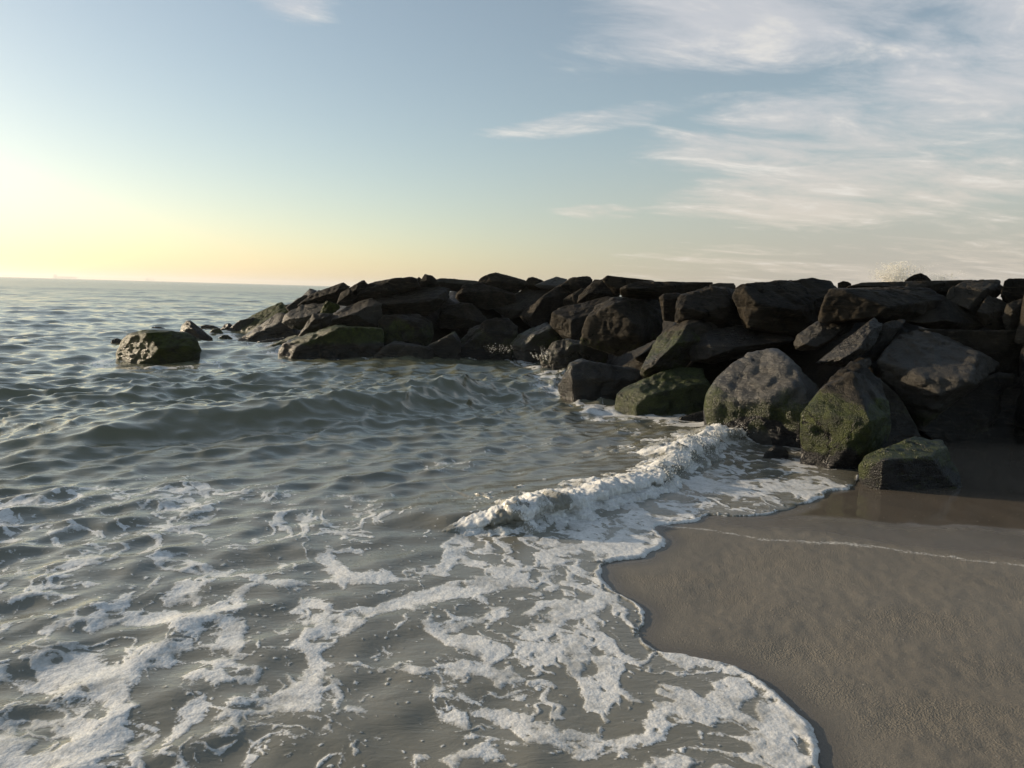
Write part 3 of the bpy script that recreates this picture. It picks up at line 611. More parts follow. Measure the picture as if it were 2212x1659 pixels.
# ------------------------------------------------------------------ breaking wave
def breaker():
    L = BREAK_FOOT
    tot = BF_LEN[-1]; ns, nt = 760, 170
    s = np.linspace(0.0, tot, ns)
    base = np.column_stack([np.interp(s, BF_LEN, L[:, 0]), np.interp(s, BF_LEN, L[:, 1])])
    tan = np.gradient(base, axis=0)
    for _ in range(60): tan = np.vstack([tan[:1], (tan[:-2] + tan[1:-1] + tan[2:]) / 3, tan[-1:]])
    tan /= np.linalg.norm(tan, axis=1)[:, None]
    nrm = np.column_stack([-tan[:, 1], tan[:, 0]])          # seaward
    # height of the crest along the wave
    def arc(x, y): return seg_dist(ground(*src('E', x, y))[None], L)[1][0]
    st = s / tot
    a0, a1, a2, a3, a4 = arc(-250, 792), arc(230, 790), arc(960, 742), arc(1560, 562), arc(1900, 325)
    A = .05 * sstep(a0, a1, s) + .075 * sstep(a1 - .25, a1 + .7, s) + .03 * sstep(a1, a2, s) - .02 * sstep(a2, a3, s) + .05 * sstep(a3, (a3 + a4) / 2, s) + .018 * np.sin(s * 5.1) * sstep(a1, a2, s)
    A *= 1 - 0.6 * sstep(a4, tot, s)
    white = sstep(a1 - .30, a1 + .45, s)
    # profile control (distance seaward, height as share of A)
    prof = np.array([(-.20, -.25), (-.15, -.02), (-.10, .16), (-.04, .30), (-.02, .45), (-.03, .62), (-.02, .80), (.03, .95), (.10, 1.0), (.20, .95), (.34, .78), (.52, .55), (.75, .33), (1.0, .14), (1.3, -.05), (1.5, -.35)])
    seg = np.concatenate([[0], np.cumsum(np.hypot(prof[:, 0][1:] - prof[:, 0][:-1], .25 * (prof[1:, 1] - prof[:-1, 1])))]); seg /= seg[-1]
    dens = np.array([0, .1, .45, .62, .8, 1.0])
    t = np.interp(np.linspace(0, 1, nt), [0, .62, 1], [0, .38, 1])
    pd = np.interp(t, seg, prof[:, 0]); ph = np.interp(t, seg, prof[:, 1])
    ker = np.ones(7) / 7
    pd = np.convolve(np.pad(pd, 3, 'edge'), ker, 'valid'); ph = np.convolve(np.pad(ph, 3, 'edge'), ker, 'valid')
    pr2 = np.array([(-.42, -.35), (-.34, -.02), (-.26, .12), (-.18, .30), (-.10, .52), (-.04, .70), (0, .84), (.05, .95), (.12, 1.0), (.22, .95), (.36, .78), (.54, .55), (.77, .33), (1.0, .14), (1.3, -.05), (1.5, -.35)])
    pd2 = np.interp(t, np.linspace(0, 1, 16), pr2[:, 0]); ph2 = np.interp(t, np.linspace(0, 1, 16), pr2[:, 1])
    lump = fbm(np.column_stack([s * 1.6, np.zeros(ns), np.zeros(ns)]), 3, 7); lump2 = fbm(np.column_stack([s * 2.3, np.zeros(ns) + 5, np.zeros(ns)]), 3, 9)
    A = .88 * A * (1 + .45 * lump * white)
    D = pd[None] * white[:, None] + pd2[None] * (1 - white[:, None]); H = ph[None] * white[:, None] + ph2[None] * (1 - white[:, None])
    ft = np.clip(1 - (t / .40), 0, 1)[None]
    D = D * .92 - ft * (.16 * lump2 * white)[:, None]
    z = H * A[:, None]
    p = np.stack([base[:, None, 0] + nrm[:, None, 0] * D, base[:, None, 1] + nrm[:, None, 1] * D, z], -1).reshape(-1, 3)
    G = p.reshape(ns, nt, 3)
    n = np.cross(np.gradient(G, axis=0), np.gradient(G, axis=1)).reshape(-1, 3); n /= np.linalg.norm(n, axis=1)[:, None] + 1e-9
    if n[:, 2].mean() < 0: n = -n
    wv = np.repeat(white, nt); sv = np.repeat(s, nt); tt = np.tile(t, ns)
    front = 1 - sstep(.28, .46, tt); back = sstep(.30, .46, tt) * (1 - sstep(.70, .95, tt))
    ends = sstep(0, .05, tt) * (1 - sstep(.86, 1, tt))
    Q = np.column_stack([sv, tt * 1.2, np.zeros(len(tt))])
    big = fbm(p * np.array([4, 4, 5]), 3, 3); strk = fbm(Q * np.array([13, 4.5, 1]), 4, 5, .55, 1); tb = fbm(p * 14, 3, 8); rd = fbm(p * 34, 3, 15)
    amp = np.repeat(np.clip(A / .15, 0, 1), nt)
    disp = amp * wv * front * (.034 * big + .020 * (strk - .3) + .010 * tb + .006 * rd) + wv * back * (.024 * big + .014 * tb + .005 * rd) + amp * (1 - wv) * .006 * big
    p = p + n * (disp * ends)[:, None]
    p[:, 2] -= .16 * np.repeat(1 - sstep(a0 - .3, a1 + .25, s) * (1 - sstep(tot - .25, tot, s)), nt)
    # ragged lip: torn upwards and thrown forward
    tear = np.clip(fbm(np.column_stack([sv * 9, tt * 2, np.zeros(len(tt))]), 4, 77), 0, 1)
    lipw = np.exp(-((tt - .27) / .055) ** 2) * wv
    p[:, 2] += amp * lipw * tear * .07
    p[:, :2] -= np.repeat(nrm, nt, axis=0) * (lipw * tear * .07 + wv * front * ends * np.clip(tb, -.3, 1) * .02)[:, None]
    streak = fbm(Q * np.array([7, 2.4, 1]), 4, 66)
    thin = fbm(p * 3.2, 3, 19)
    foam = np.where(tt < .3, .75 + .9 * streak - .9 * sstep(.05, .35, thin), .02 + 1.1 * streak + .5 * thin - .30 * sstep(.45, .75, tt)) + .45 * lipw
    foam = foam * wv - (1 - wv) * (.45 - .6 * streak)
    foam = np.clip(foam, -1, 1)
    i = np.arange(ns - 1)[:, None] * nt; j = np.arange(nt - 1)[None]
    F = np.stack([i + j, i + j + 1, i + nt + j + 1, i + nt + j], -1).reshape(-1, 4)
    o = mesh_obj("breaking_wave", p, F, M_WATER, dict(foam=foam, veil=wv * .8, shallow=.8 + .2 * wv))
    tag(o, kind='structure')
    return p.reshape(ns, nt, 3), n.reshape(ns, nt, 3), s / tot, nrm


BW, BN, BS, BNRM = breaker()

# ------------------------------------------------------------------ beach
deg = np.concatenate([np.arange(-180, -30, 4.0), np.arange(-30, -4, 1.), np.arange(-4, 42, .16), np.arange(42, 90, 1.), np.arange(90, 180, 4.0)])
th = np.arange(58, 7.4, -.12)
rr = np.concatenate([[0.03, .4, .7], CAM_H / np.tan(np.radians(th))])
rr = np.concatenate([rr, np.geomspace(rr[-1] * 1.03, 2500, 60)])
P, F = polar(np.radians(deg), rr)
sds = poly_sd(P, LAND_S, 60.0)
edge0 = poly_sd(P, LAND, 60.0)
z = np.where(edge0 > 0, np.minimum(.035 * edge0, 1.4), np.maximum(.06 * edge0, -2.5))
P3 = XY0(P)
nr = np.hypot(P[:, 0], P[:, 1]) < 20
edge = -poly_sd(P, LAND, 1.0)
wetpoly = P_('F', (150, 455), (360, 455), (560, 445), (720, 400), (745, 340), (900, 315), (960, 262), (1000, 150), (1500, 60), (2300, 60), (2600, 260), (2600, 760), (2300, 690), (1736, 545), (1300, 520), (1000, 495), (740, 450), (500, 470))
wet2 = P_('F', (20, 470), (170, 480), (400, 500), (700, 540), (1000, 590), (1400, 650), (1736, 705), (2300, 800), (2300, 560), (1736, 545), (1300, 520), (1000, 495), (740, 450), (300, 455))
oldline = smooth_line(P_('F', (0, 480), (120, 500), (280, 530), (450, 560), (700, 580), (950, 602), (1200, 645), (1500, 690), (1736, 722), (2100, 780)), 2)
line2 = smooth_line(P_('F', (120, 840), (400, 870), (700, 930), (1250, 1030), (1736, 1080)), 2)
wob = fbm(P3 * 2.5, 4, 12) * .06
PW = P + np.column_stack([wob, wob])
w1 = sstep(-.12, .10, poly_sd(PW, wetpoly)); w2 = sstep(-.06, .10, poly_sd(PW, wet2))
lip = 1 - sstep(0.0, 0.16, -edge + .02 * 0)          # freshly wetted strip beside the water
wet = np.maximum(np.maximum(w1, w2 * .62), np.where(edge < 0, lip * .75, 1))
d1 = seg_dist(PW, oldline)[0]; d2 = seg_dist(PW, line2)[0]
scum = np.clip(.52 * np.exp(-(d1 / .04) ** 2) + .25 * np.exp(-(d2 / .02) ** 2), 0, 1)
rp = fbm(P3 * np.array([1.5, 3.0, 1]), 3, 44)
coarse = np.clip(.35 + rp, 0, 1) * (1 - wet)
z[nr] += (fbm(P3[nr] * 1.2, 3, 23) * .010 + fbm(P3[nr] * 14, 3, 24) * .0035 * (1 - wet[nr])) * sstep(.02, .4, -edge[nr])
sand = mesh_obj("beach_sand", np.column_stack([P, z - .002]), F, M_SAND, dict(wet=wet, scum=scum, coarse=coarse))
tag(sand, kind='structure')

# ------------------------------------------------------------------ rocks
ICO = {}


def ico(n):
    if n not in ICO:
        bm = bmesh.new(); bmesh.ops.create_icosphere(bm, subdivisions=n, radius=1.0)
        V = np.array([v.co[:] for v in bm.verts]); F = np.array([[v.index for v in f.verts] for f in bm.faces]); bm.free()
        ICO[n] = (V / np.linalg.norm(V, axis=1)[:, None], F)
    return ICO[n]


def jetty_depth(px, py):
    d = ray(px, py); t = np.arange(3.0, 34.0, .04)
    P = CP + d * t[:, None]
    H = jetty_h(P[:, :2])
    for lift in np.arange(0, 1.6, .1):
        hit = np.where((P[:, 2] < np.where(H > .0, H + lift * (H > .25 * J_TOP), -9)))[0]
        if len(hit): return t[hit[0]]
    return 16.0


def chips(P, seed=0):
    """3-D cells, each a small tilted plane: broken stone faces"""
    P = P + .25 * np.column_stack([perlin(P * 1.3, 60), perlin(P * 1.3, 70), perlin(P * 1.3, 80)])
    I = np.floor(P).astype(np.int64); F = P - I
    best = np.full(len(P), 9.0); out = np.zeros(len(P))
    for dx in (-1, 0, 1):
        for dy in (-1, 0, 1):
            for dz in (-1, 0, 1):
                h = PERM[(PERM[(PERM[(I[:, 0] + dx + seed * 31) & 511] + I[:, 1] + dy) & 511] + I[:, 2] + dz) & 511]
                o = np.column_stack([dx + (h * .6180339) % 1 - F[:, 0], dy + (h * .7548777 + .3) % 1 - F[:, 1], dz + (h * .5698403 + .6) % 1 - F[:, 2]])
                d = (o ** 2).sum(1); m = d < best
                best[m] = d[m]
                out[m] = ((h[m] * .3819660) % 1 - .5) * .55 + (GR[h[m]] * o[m]).sum(1) * .55
    return out


def hull_planes(pts, merge=31):
    bm = bmesh.new()
    for p in pts: bm.verts.new(p)
    bmesh.ops.convex_hull(bm, input=bm.verts[:])
    c = pts.mean(0); N = []; Dd = []; Ar = []; Ce = []
    for f in bm.faces:
        f.normal_update(); n = np.array(f.normal); a = f.calc_area()
        if a < 1e-7 or np.linalg.norm(n) < .5: continue
        d = n @ (np.array(f.verts[0].co) - c)
        if d < 0: n, d = -n, -d
        N.append(n); Dd.append(max(d, 1e-3))
        Ar.append(a); Ce.append(np.array(f.calc_center_median()) - c)
    vs = np.array([v.co[:] for v in bm.verts if v.link_faces]); bm.free()
    N = np.array(N); Ar = np.array(Ar); Ce = np.array(Ce); view = (c - CP) / np.linalg.norm(c - CP)
    left = list(np.argsort(-Ar)); MN, MD = [], []
    while left:
        i = left[0]; lim = math.cos(R(15)) if abs(N[i] @ view) < .45 else math.cos(R(merge))
        grp = [j for j in left if N[j] @ N[i] > lim]
        n = (N[grp] * Ar[grp, None]).sum(0); n /= np.linalg.norm(n)
        MN.append(n); MD.append(max((Ar[grp] * (Ce[grp] @ n)).sum() / Ar[grp].sum(), 1e-3))
        left = [j for j in left if j not in grp]
    return c, np.array(MN), np.array(MD), vs


def rock(crop, outline, inner=(), label="", D=None, th=1.0, drop=0, alg=0.0, algz=(0.05, 0.9), tone=0.0, wetz=.9, sharp=400, rough=1.0, grp=None, base=False, detail=5, mus=0.0, seed=None, dD=0.0, near=0.0, cat="boulder", name="boulder"):
    rs = np.random.RandomState(seed if seed is not None else int(abs(outline[0][0] * 7 + outline[0][1] * 3 + outline[2][0])) % 9999)
    o2 = [src(crop, p[0], p[1]) for p in outline]
    cx = np.mean([p[0] for p in o2]); cy = np.mean([p[1] for p in o2])
    o2 = [(cx + (q[0] - cx) * 1.03, cy + (q[1] - cy) * 1.03) for q in o2]; by = max(p[1] for p in o2)
    if base:          # stands in the water or on the sand: its foot gives its distance
        bx = np.mean([p[0] for p in o2 if p[1] > by - 12]); d = ray(bx, by); D0 = ((-.05 if grp else 0.02) - CAM_H) / d[2]
    else:
        D0 = jetty_depth(cx, cy)
    if D is not None: D0 = D
    D0 += dD
    w = (max(p[0] for p in o2) - min(p[0] for p in o2)) * .4 / FPX * D0; h = (by - min(p[1] for p in o2)) * .4 / FPX * D0
    size = math.sqrt(w * max(h, .35 * w))
    mid = D0 + (.28 * size if base else 0.0)
    pts = []
    for p, q in zip(outline, o2):
        dz = p[2] if len(p) > 2 else 0.0
        pts.append(CP + ray(*q) * (mid + dz * size))
    for x, y, dz in inner:
        pts.append(CP + ray(*src(crop, x, y)) * (mid + dz * size))
    for q in o2:
        e = (cx + (q[0] - cx) * .86, cy + (q[1] - cy) * .88)
        pts.append(CP + ray(*e) * (mid + th * size))
    for q in o2 if drop else []:
        if q[1] > cy: pts.append(CP + ray(q[0], q[1] + drop) * (mid + .3 * size))
    pts = np.array(pts)
    if base:
        low = pts[pts[:, 2] < .25 * max(pts[:, 2].max(), .3)].copy(); low[:, 2] = -.35; low[:, :2] = low[:, :2]
        if len(low): pts = np.vstack([pts, low])
    c, N, Dd, vs = hull_planes(pts)
    Q = vs - c; ev, B = np.linalg.eigh(np.cov(Q.T)); sc = np.sqrt(np.maximum(ev, 1e-6)) * 1.6
    # knocked-off corners and edges
    for _ in range(5):
        u = rs.normal(size=3); u /= np.linalg.norm(u)
        sup = (Q @ u).max(); N = np.vstack([N, u]); Dd = np.append(Dd, sup * rs.uniform(.965, 1.0))
    V, Fc = ico(detail)
    Nn = (N @ B) * sc; ln = np.linalg.norm(Nn, axis=1); Nn /= ln[:, None]; dd = Dd / ln
    G = np.maximum(V @ Nn.T / dd, 1e-6)
    rmax = G.max(1)
    r = 1.0 / (rmax * (((G / rmax[:, None]) ** sharp).sum(1)) ** (1.0 / sharp))
    # inner facets stay where they were traced
    X = (V * (r * 1.03)[:, None] * sc) @ B.T
    dirn = X / (np.linalg.norm(X, axis=1)[:, None] + 1e-9)
    Wd = X + c + rs.uniform(-50, 50, 3)
    q = size
    ax = rs.normal(size=3); ax /= np.linalg.norm(ax); ax2 = np.cross(ax, [0.3, .5, .8]); ax2 /= np.linalg.norm(ax2); ax3 = np.cross(ax, ax2)
    loc = np.column_stack([Wd @ ax * 2.2 / q, Wd @ ax2 * 9 / q, Wd @ ax3 * 3.0 / q])
    disp = .024 * chips(Wd * 2.0 / q) + .014 * chips(Wd * 5.5 / q, 3) + .012 * fbm(Wd * 1.7 / q, 3, 1) + .012 * fbm(Wd * 5 / q, 4, 5, .55) - .020 * np.clip(fbm(Wd * 2.6 / q, 3, 9, .5, 1) - .75, 0, 1) * 2 + .012 * fbm(loc, 3, 17, .5, 2) + .006 * fbm(Wd * 22 / q, 2, 29)
    X = X + dirn * (disp * q * rough)[:, None]
    W_ = X + c
    zc = W_[:, 2]
    nz = fbm(Wd * 1.5, 3, 33)
    algae = alg * sstep(algz[1] + .12, algz[1] - .25, zc + .22 * nz) * sstep(algz[0] - .1, algz[0] + .1, zc + .1 * nz) if alg else np.zeros(len(zc))
    wetv = np.clip(1 - (zc + .3 * nz) / max(wetz, .05) * .8, 0, 1) * .9 + .08
    musv = mus * sstep(.35, .2, zc + .25 * nz) * (nz > -.4) if mus else np.zeros(len(zc))
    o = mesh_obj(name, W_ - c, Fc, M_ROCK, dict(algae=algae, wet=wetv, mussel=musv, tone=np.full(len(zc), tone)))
    o.location = c
    tag(o, label, cat, grp or "dark boulders piled into the jetty")
    return o


OFF = "rocks standing in the sea off the jetty tip"
# --- out in the water beyond the tip
rock(1, [(725,590),(745,535),(790,485),(880,460),(960,462),(1080,463),(1150,480),(1195,510),(1225,575),(1190,590),(1040,625),(880,655),(800,630)], [(905,480,-.28),(985,600,-.38),(1150,530,-.2)], "large flat-topped mossy boulder standing alone in the sea off the jetty", rough=.6, alg=.8, wetz=.5, algz=(-.2,1.2), base=True, detail=6, grp=OFF)
rock(1, [(680,540),(690,515),(720,507),(745,515),(755,545),(715,552)], [], "small dark rock touching the seaward end of the lone mossy boulder", base=True, grp=OFF, alg=.3)
rock(1, [(1108,470),(1120,430),(1150,400),(1170,398),(1200,420),(1240,460),(1305,505),(1260,522),(1190,520)], [(1185,460,-.3)], "dark pyramid-shaped rock rising just behind the lone mossy boulder", base=True, grp=OFF, alg=.25)
rock(1, [(918,452),(940,437),(980,436),(1015,448),(980,457)], [], "low flat rock barely showing above the waves behind the lone boulder", base=True, grp=OFF)
rock(1, [(1235,432),(1260,423),(1310,428),(1340,441),(1300,454),(1250,452)], [], "thin dark slab awash between the pyramid-shaped rock and the jetty tip", base=True, grp=OFF)
rock(1, [(1352,470),(1358,450),(1385,418),(1410,415),(1440,435),(1480,462),(1420,474)], [(1400,440,-.2)], "humped dark rock in the sea nearest the jetty tip", base=True, grp=OFF, alg=.2)
rock(1, [(1280,474),(1310,450),(1350,446),(1375,480),(1340,492),(1300,490)], [], "small mossy rock in the water in front of the humped dark rock", base=True, grp=OFF, alg=.7, algz=(-.2,.8))
rock(1, [(1345,502),(1370,487),(1400,487),(1425,505),(1390,513)], [], "tiny mossy stone just breaking the water before the jetty tip", base=True, grp=OFF, alg=.5, algz=(-.2,.8))
# --- tip of the jetty
rock(2, [(-70,748),(0,690),(80,630),(165,605),(240,600),(220,700),(110,757)], [], "dark wedge of rock at the very tip of the jetty behind the green-topped slab", base=True, alg=.25)
rock(2, [(105,735),(130,660,.3),(200,590,.4),(320,515,.45),(420,490,.5),(550,437,.5),(600,470,.3),(630,520,.1),(600,600),(560,700),(300,740),(150,765)], [(170,755,-.1),(370,640,-.15),(520,555,-.1)], "slanting slab with a bright yellow-green algae top at the jetty tip", base=True, alg=1.0, algz=(-.2,3), sharp=400, wetz=.4, detail=6)
rock(2, [(90,835),(170,770,.1),(370,640,.1),(520,550,.1),(610,565),(700,690),(770,790),(560,822),(300,838)], [(300,760,-.15),(560,650,-.15)], "plain dark wedge in the water below the green-topped slab", base=True, dD=-.3, sharp=400)
rock(2, [(600,480),(680,420),(760,375),(800,345),(830,350),(860,385),(760,450),(690,510),(630,525)], [], "small dark rock wedged above the green-topped slab", dD=.4, tone=.1)
rock(2, [(735,455),(860,352),(960,300),(1170,230),(1235,216),(1292,255),(1215,370),(1170,430),(1000,445)], [(870,395,-.2),(1165,295,-.25)], "long smooth slab sloping down to the jetty tip against the horizon", alg=.4, algz=(.1,.9), sharp=400, detail=6, dD=.3)
rock(2, [(562,645),(600,560,.1),(680,510,.3),(770,455,.4),(1040,437,.4),(1062,470),(990,545),(880,580),(850,630),(760,725),(640,695)], [(650,600,-.2),(740,610,-.28),(940,548,-.2)], "pale grey flat-topped slab beside the green-topped slab", alg=.5, algz=(.1,.55), tone=.55, sharp=400, detail=6)
rock(2, [(735,795),(800,690),(890,560),(925,548),(1010,545),(1110,560),(1100,660),(1000,705),(850,785)], [(915,600,-.3),(990,620,-.25)], "splintered rock of thin upright plates with sunlit edges", tone=.15, rough=1.7, alg=.3)
rock(2, [(975,545),(1000,480),(1050,410),(1110,430),(1185,450),(1192,485),(1130,535),(1060,552)], [(1080,470,-.2)], "shaggy rock capped with yellow-green weed under the long smooth slab", alg=1.0, algz=(-1,3), rough=1.8)
rock(2, [(1165,440),(1200,340),(1290,262),(1400,205),(1460,190),(1503,240),(1450,262),(1350,335),(1312,465),(1220,440)], [(1290,330,-.2),(1400,255,-.1)], "dark block with a crooked crest above the weed-capped rock", detail=6)
rock(2, [(1308,462),(1330,380),(1400,275),(1490,248),(1580,195),(1750,180),(1950,147),(2022,165),(2062,250),(1900,310),(1700,380),(1540,400),(1380,440)], [(1420,330,-.2),(1560,250,-.12)], "long dark slab on the crest with a flat sloping skyline", detail=6)
rock(2, [(1083,640),(1100,590),(1250,490,.2),(1400,420,.3),(1540,388,.3),(1640,450),(1655,700),(1500,720),(1220,725),(1092,690)], [(1115,618,-.3),(1330,552,-.35),(1490,475,-.25)], "slab with a smooth grey sunlit top and a dark sheer face", tone=.25, sharp=400, detail=6)
rock(2, [(540,1018),(560,920),(600,855),(700,850),(830,800),(900,750,.2),(1080,685,.3),(1230,700,.2),(1400,678,.3),(1640,720),(1645,960),(1580,990),(1100,990),(800,1012)], [(700,895,-.2),(960,785,-.2),(1035,818,-.28),(1180,735,-.25)], "huge dark waterline boulder with a green-speckled ledge on top", base=True, alg=.75, algz=(.3,1.1), sharp=400, detail=6)
rock(2, [(295,862),(430,830),(590,818),(530,860),(430,893),(350,880)], [], "low dark ledge awash ahead of the huge waterline boulder", base=True)
rock(2, [(365,932),(450,890),(640,800),(780,788),(830,800),(700,880),(600,900),(570,928),(480,938)], [(620,840,-.15)], "low mossy rock leaning on the seaward end of the huge waterline boulder", base=True, alg=.8, algz=(-.1,1.0))
# --- middle of the jetty
rock(3, [(575,225),(650,143),(692,178),(660,235),(605,240)], [], "small pointed stone on the crest beside the upright tooth", drop=8, dD=.2)
rock(3, [(645,235),(700,172),(692,148),(722,115),(800,130),(850,175),(885,262),(760,260)], [(745,170,-.2)], "upright tooth-shaped rock standing on the jetty crest", rough=.8)
rock(3, [(845,175),(900,160),(1000,180),(1060,185),(1200,177),(1290,190),(1305,232),(1100,240),(920,222)], [(930,210,-.1)], "low flat grey stone on the crest between the tooth and the dome", drop=16, tone=.4, dD=.3)
rock(3, [(100,490),(135,400,.2),(330,330,.35),(560,258,.5),(760,237,.5),(985,288,.3),(950,400),(880,470),(760,562),(300,575)], [(200,440,-.2),(580,448,-.3),(860,375,-.25)], "very broad brown slab with a ridged top and a dark undercut", detail=6, sharp=400, tone=.08)
rock(3, [(205,905),(220,640),(290,572),(500,590),(640,560),(790,640),(805,760),(760,900),(450,930)], [(560,620,-.2),(700,760,-.2)], "shadowed boulder with faint green growth under the broad brown slab", alg=.45, algz=(.2,.9), detail=6)
rock(3, [(163,1018),(250,922),(350,872,.2),(520,868,.2),(722,912,.1),(800,950),(790,1052),(500,1045),(300,1035)], [(340,885,-.2),(715,920,-.2)], "low dark block at the waterline with a thin green lit edge", base=True, alg=.6, algz=(.42,1.2), sharp=400)
rock(3, [(715,925),(880,832,.2),(1037,756,.3),(1120,860),(1080,1000),(980,1048),(740,1052)], [(735,925,-.2),(1010,790,-.2)], "dark wedge at the waterline with a lit green upper edge", base=True, alg=.6, algz=(.55,1.5), sharp=400)
rock(3, [(857,630),(880,560),(920,490),(1010,457),(1130,430),(1230,440),(1300,520),(1400,600),(1370,650),(1100,720),(900,700)], [(905,560,-.25),(1000,560,-.3)], "rounded dark boulder with one small sunlit corner above the waterline wedge", detail=6)
rock(3, [(1065,375),(1080,310),(1150,240),(1320,213),(1450,250),(1700,330),(1720,400),(1500,485),(1400,505),(1150,440)], [(1120,320,-.25),(1240,300,-.25)], "dark boulder with two small sunlit notches under the dome", detail=6)
rock(3, [(1305,205),(1350,150),(1420,115),(1510,96),(1600,125),(1700,150),(1830,185),(1855,230),(1720,320),(1450,270),(1320,225)], [(1520,190,-.2)], "big smooth dome-shaped rock highest on the crest", sharp=40, detail=6)
rock(3, [(1838,190),(1860,155),(1910,141),(1960,160),(2037,190),(1970,245),(1870,232)], [], "small dark knob on the crest beside the dome", drop=12, sharp=40)
rock(4, [(520,145),(600,105),(700,65,.2),(750,54,.2),(865,80,.2),(810,145),(660,182),(570,175)], [(660,140,-.15)], "small glistening grey stone on the crest", tone=.8, wetz=4)
rock(3, [(1475,495),(1600,415,.1),(1740,340,.3),(1880,230,.5),(2000,262,.4),(2155,268,.3),(2022,365),(1880,490),(1800,570),(1640,610)], [(1800,520,-.2)], "wide smooth slanting slab facing the sea below the glistening stone", tone=.25, sharp=400, detail=6)
rock(4, [(363,472),(400,420),(600,268),(790,138),(935,190),(955,330),(860,430),(700,565),(640,575),(490,608),(400,545)], [(600,290,-.4),(560,345,-.42),(475,500,-.4),(495,600,-.25)], "diamond-shaped dark block with a ragged sunlit end", sharp=400, detail=6, tone=.05)
rock(3, [(990,1045),(1130,850),(1250,710),(1500,600),(1640,615),(1720,700),(1730,860),(1600,960),(1300,1000)], [(1300,800,-.2)], "deep shadowed boulder at the waterline inside the jetty's bend", base=True, alg=.3, detail=6, dD=.3)
rock(4, [(255,800),(330,700,.1),(500,610,.2),(650,563,.3),(690,640),(860,690),(870,770),(700,850),(600,920),(480,965),(390,965),(375,840)], [(385,810,-.25),(545,690,-.35),(655,610,-.15)], "wave-washed slab with a pale wet top at the waterline", alg=.45, algz=(.35,1.2), tone=.35, wetz=1.4, sharp=400, base=True, detail=6)
# --- crest of the middle
rock(4, [(785,150),(900,72),(1000,50),(1100,47),(1142,85),(1095,190),(990,225),(930,245)], [(960,130,-.2)], "rounded dark boulder on the crest next to the glistening stone", sharp=18, detail=6)
rock(4, [(1075,180),(1160,85),(1260,80),(1370,90),(1390,180),(1445,240),(1400,280),(1150,352),(975,335),(1000,260)], [(1115,190,-.2),(1150,205,-.3),(985,320,-.2)], "blocky dark boulder with a sunlit corner under the crest", detail=6)
rock(4, [(1255,82),(1300,52),(1400,49),(1500,68),(1700,80),(1797,105),(1600,135),(1480,170),(1390,180)], [], "long low flat stone along the crest skyline", drop=16, detail=6, dD=.3)
rock(4, [(828,292),(930,240),(1020,180),(1100,205),(1080,300),(1000,338),(900,368),(860,330)], [(925,262,-.2),(960,340,-.25),(990,200,-.1)], "small angular stone with two sunlit chips above the tan boulder", drop=12, tone=.1)
rock(4, [(693,565),(710,450),(760,415,.1),(1000,340,.3),(1300,284,.4),(1355,292,.3),(1240,400,.1),(1110,560),(1025,745),(910,752),(865,745),(760,655)], [(850,425,-.15),(1100,490,-.25),(902,535,-.42),(915,740,-.3)], "tan boulder with a sunlit end and a dark hollow face", sharp=400, tone=.12, detail=6, wetz=.6)
rock(4, [(1016,762),(1050,640),(1100,490),(1200,350,.2),(1390,278,.4),(1600,288,.5),(1830,320,.6),(1905,500,.5),(1845,730,.3),(1650,790),(1500,815),(1440,908),(1330,882),(1180,795)], [(1400,320,-.2),(1435,435,-.3),(1580,560,-.36),(1640,680,-.32),(1640,770,-.25)], "great brown boulder with one big rough sunlit face", sharp=400, tone=.10, alg=.35, algz=(.5,.85), detail=6, wetz=.5)
rock(4, [(575,925),(650,850),(740,770),(860,742),(960,748),(1060,780),(1200,800),(1290,900),(1260,1070),(1040,1090),(850,1090),(690,1060),(635,1015)], [(790,890,-.3),(940,775,-.2),(900,950,-.3)], "splashed dark boulder at the waterline with a pale rounded shoulder", base=True, alg=.3, detail=6, wetz=1.2)
rock(4, [(795,1255),(850,1110),(920,985),(1040,968),(1170,1055),(1400,1065),(1690,1088),(1722,1180),(1700,1250),(1560,1330),(1400,1405),(1150,1385),(960,1318)], [(905,1060,-.2),(945,1245,-.3)], "long black rock at the water's edge with a glinting pointed end", base=True, detail=6, wetz=1.5, alg=.15)
rock(5, [(5,1455),(28,1290),(90,1240,.1),(260,1190,.2),(400,1100,.3),(700,1018,.4),(900,1040,.3),(970,1200),(985,1360),(800,1490),(400,1505),(150,1505)], [(285,1215,-.15),(430,1250,-.2),(225,1440,-.35),(560,1235,-.15)], "low rock draped in glistening dark green weed at the foam line", base=True, alg=.95, algz=(-.2,1.2), detail=6, wetz=1.6)
rock(5, [(273,1062),(300,980),(370,830,.1),(450,700,.2),(600,580,.4),(760,488,.5),(930,520,.4),(1090,605,.3),(960,700),(850,820),(815,940),(700,1020),(500,1075),(320,1132)], [(750,572,-.1),(620,755,-.28),(520,892,-.36),(300,1045,-.3)], "leaning slab with a sunlit olive-brown face edged in white", sharp=400, tone=.12, alg=.4, algz=(.3,1.2), detail=6, wetz=1.0)
rock(5, [(75,170),(200,120),(400,105),(600,115),(850,100),(995,130),(1015,172),(800,215),(500,240),(150,190)], [(160,175,-.15)], "long flat slab forming the level crest of the jetty", drop=18, detail=6, dD=.2)
rock(5, [(148,205),(260,200),(500,215),(520,280),(360,305),(220,295),(162,282)], [(255,240,-.25),(215,288,-.25)], "short block with a sunlit end tucked under the level crest slab", drop=12, tone=.1)
rock(5, [(463,275),(500,235),(650,224),(700,245),(690,400),(655,525),(500,510),(485,380)], [(505,300,-.2),(600,300,-.2)], "narrow upright block in shadow between the great brown boulder and the square one", detail=5)
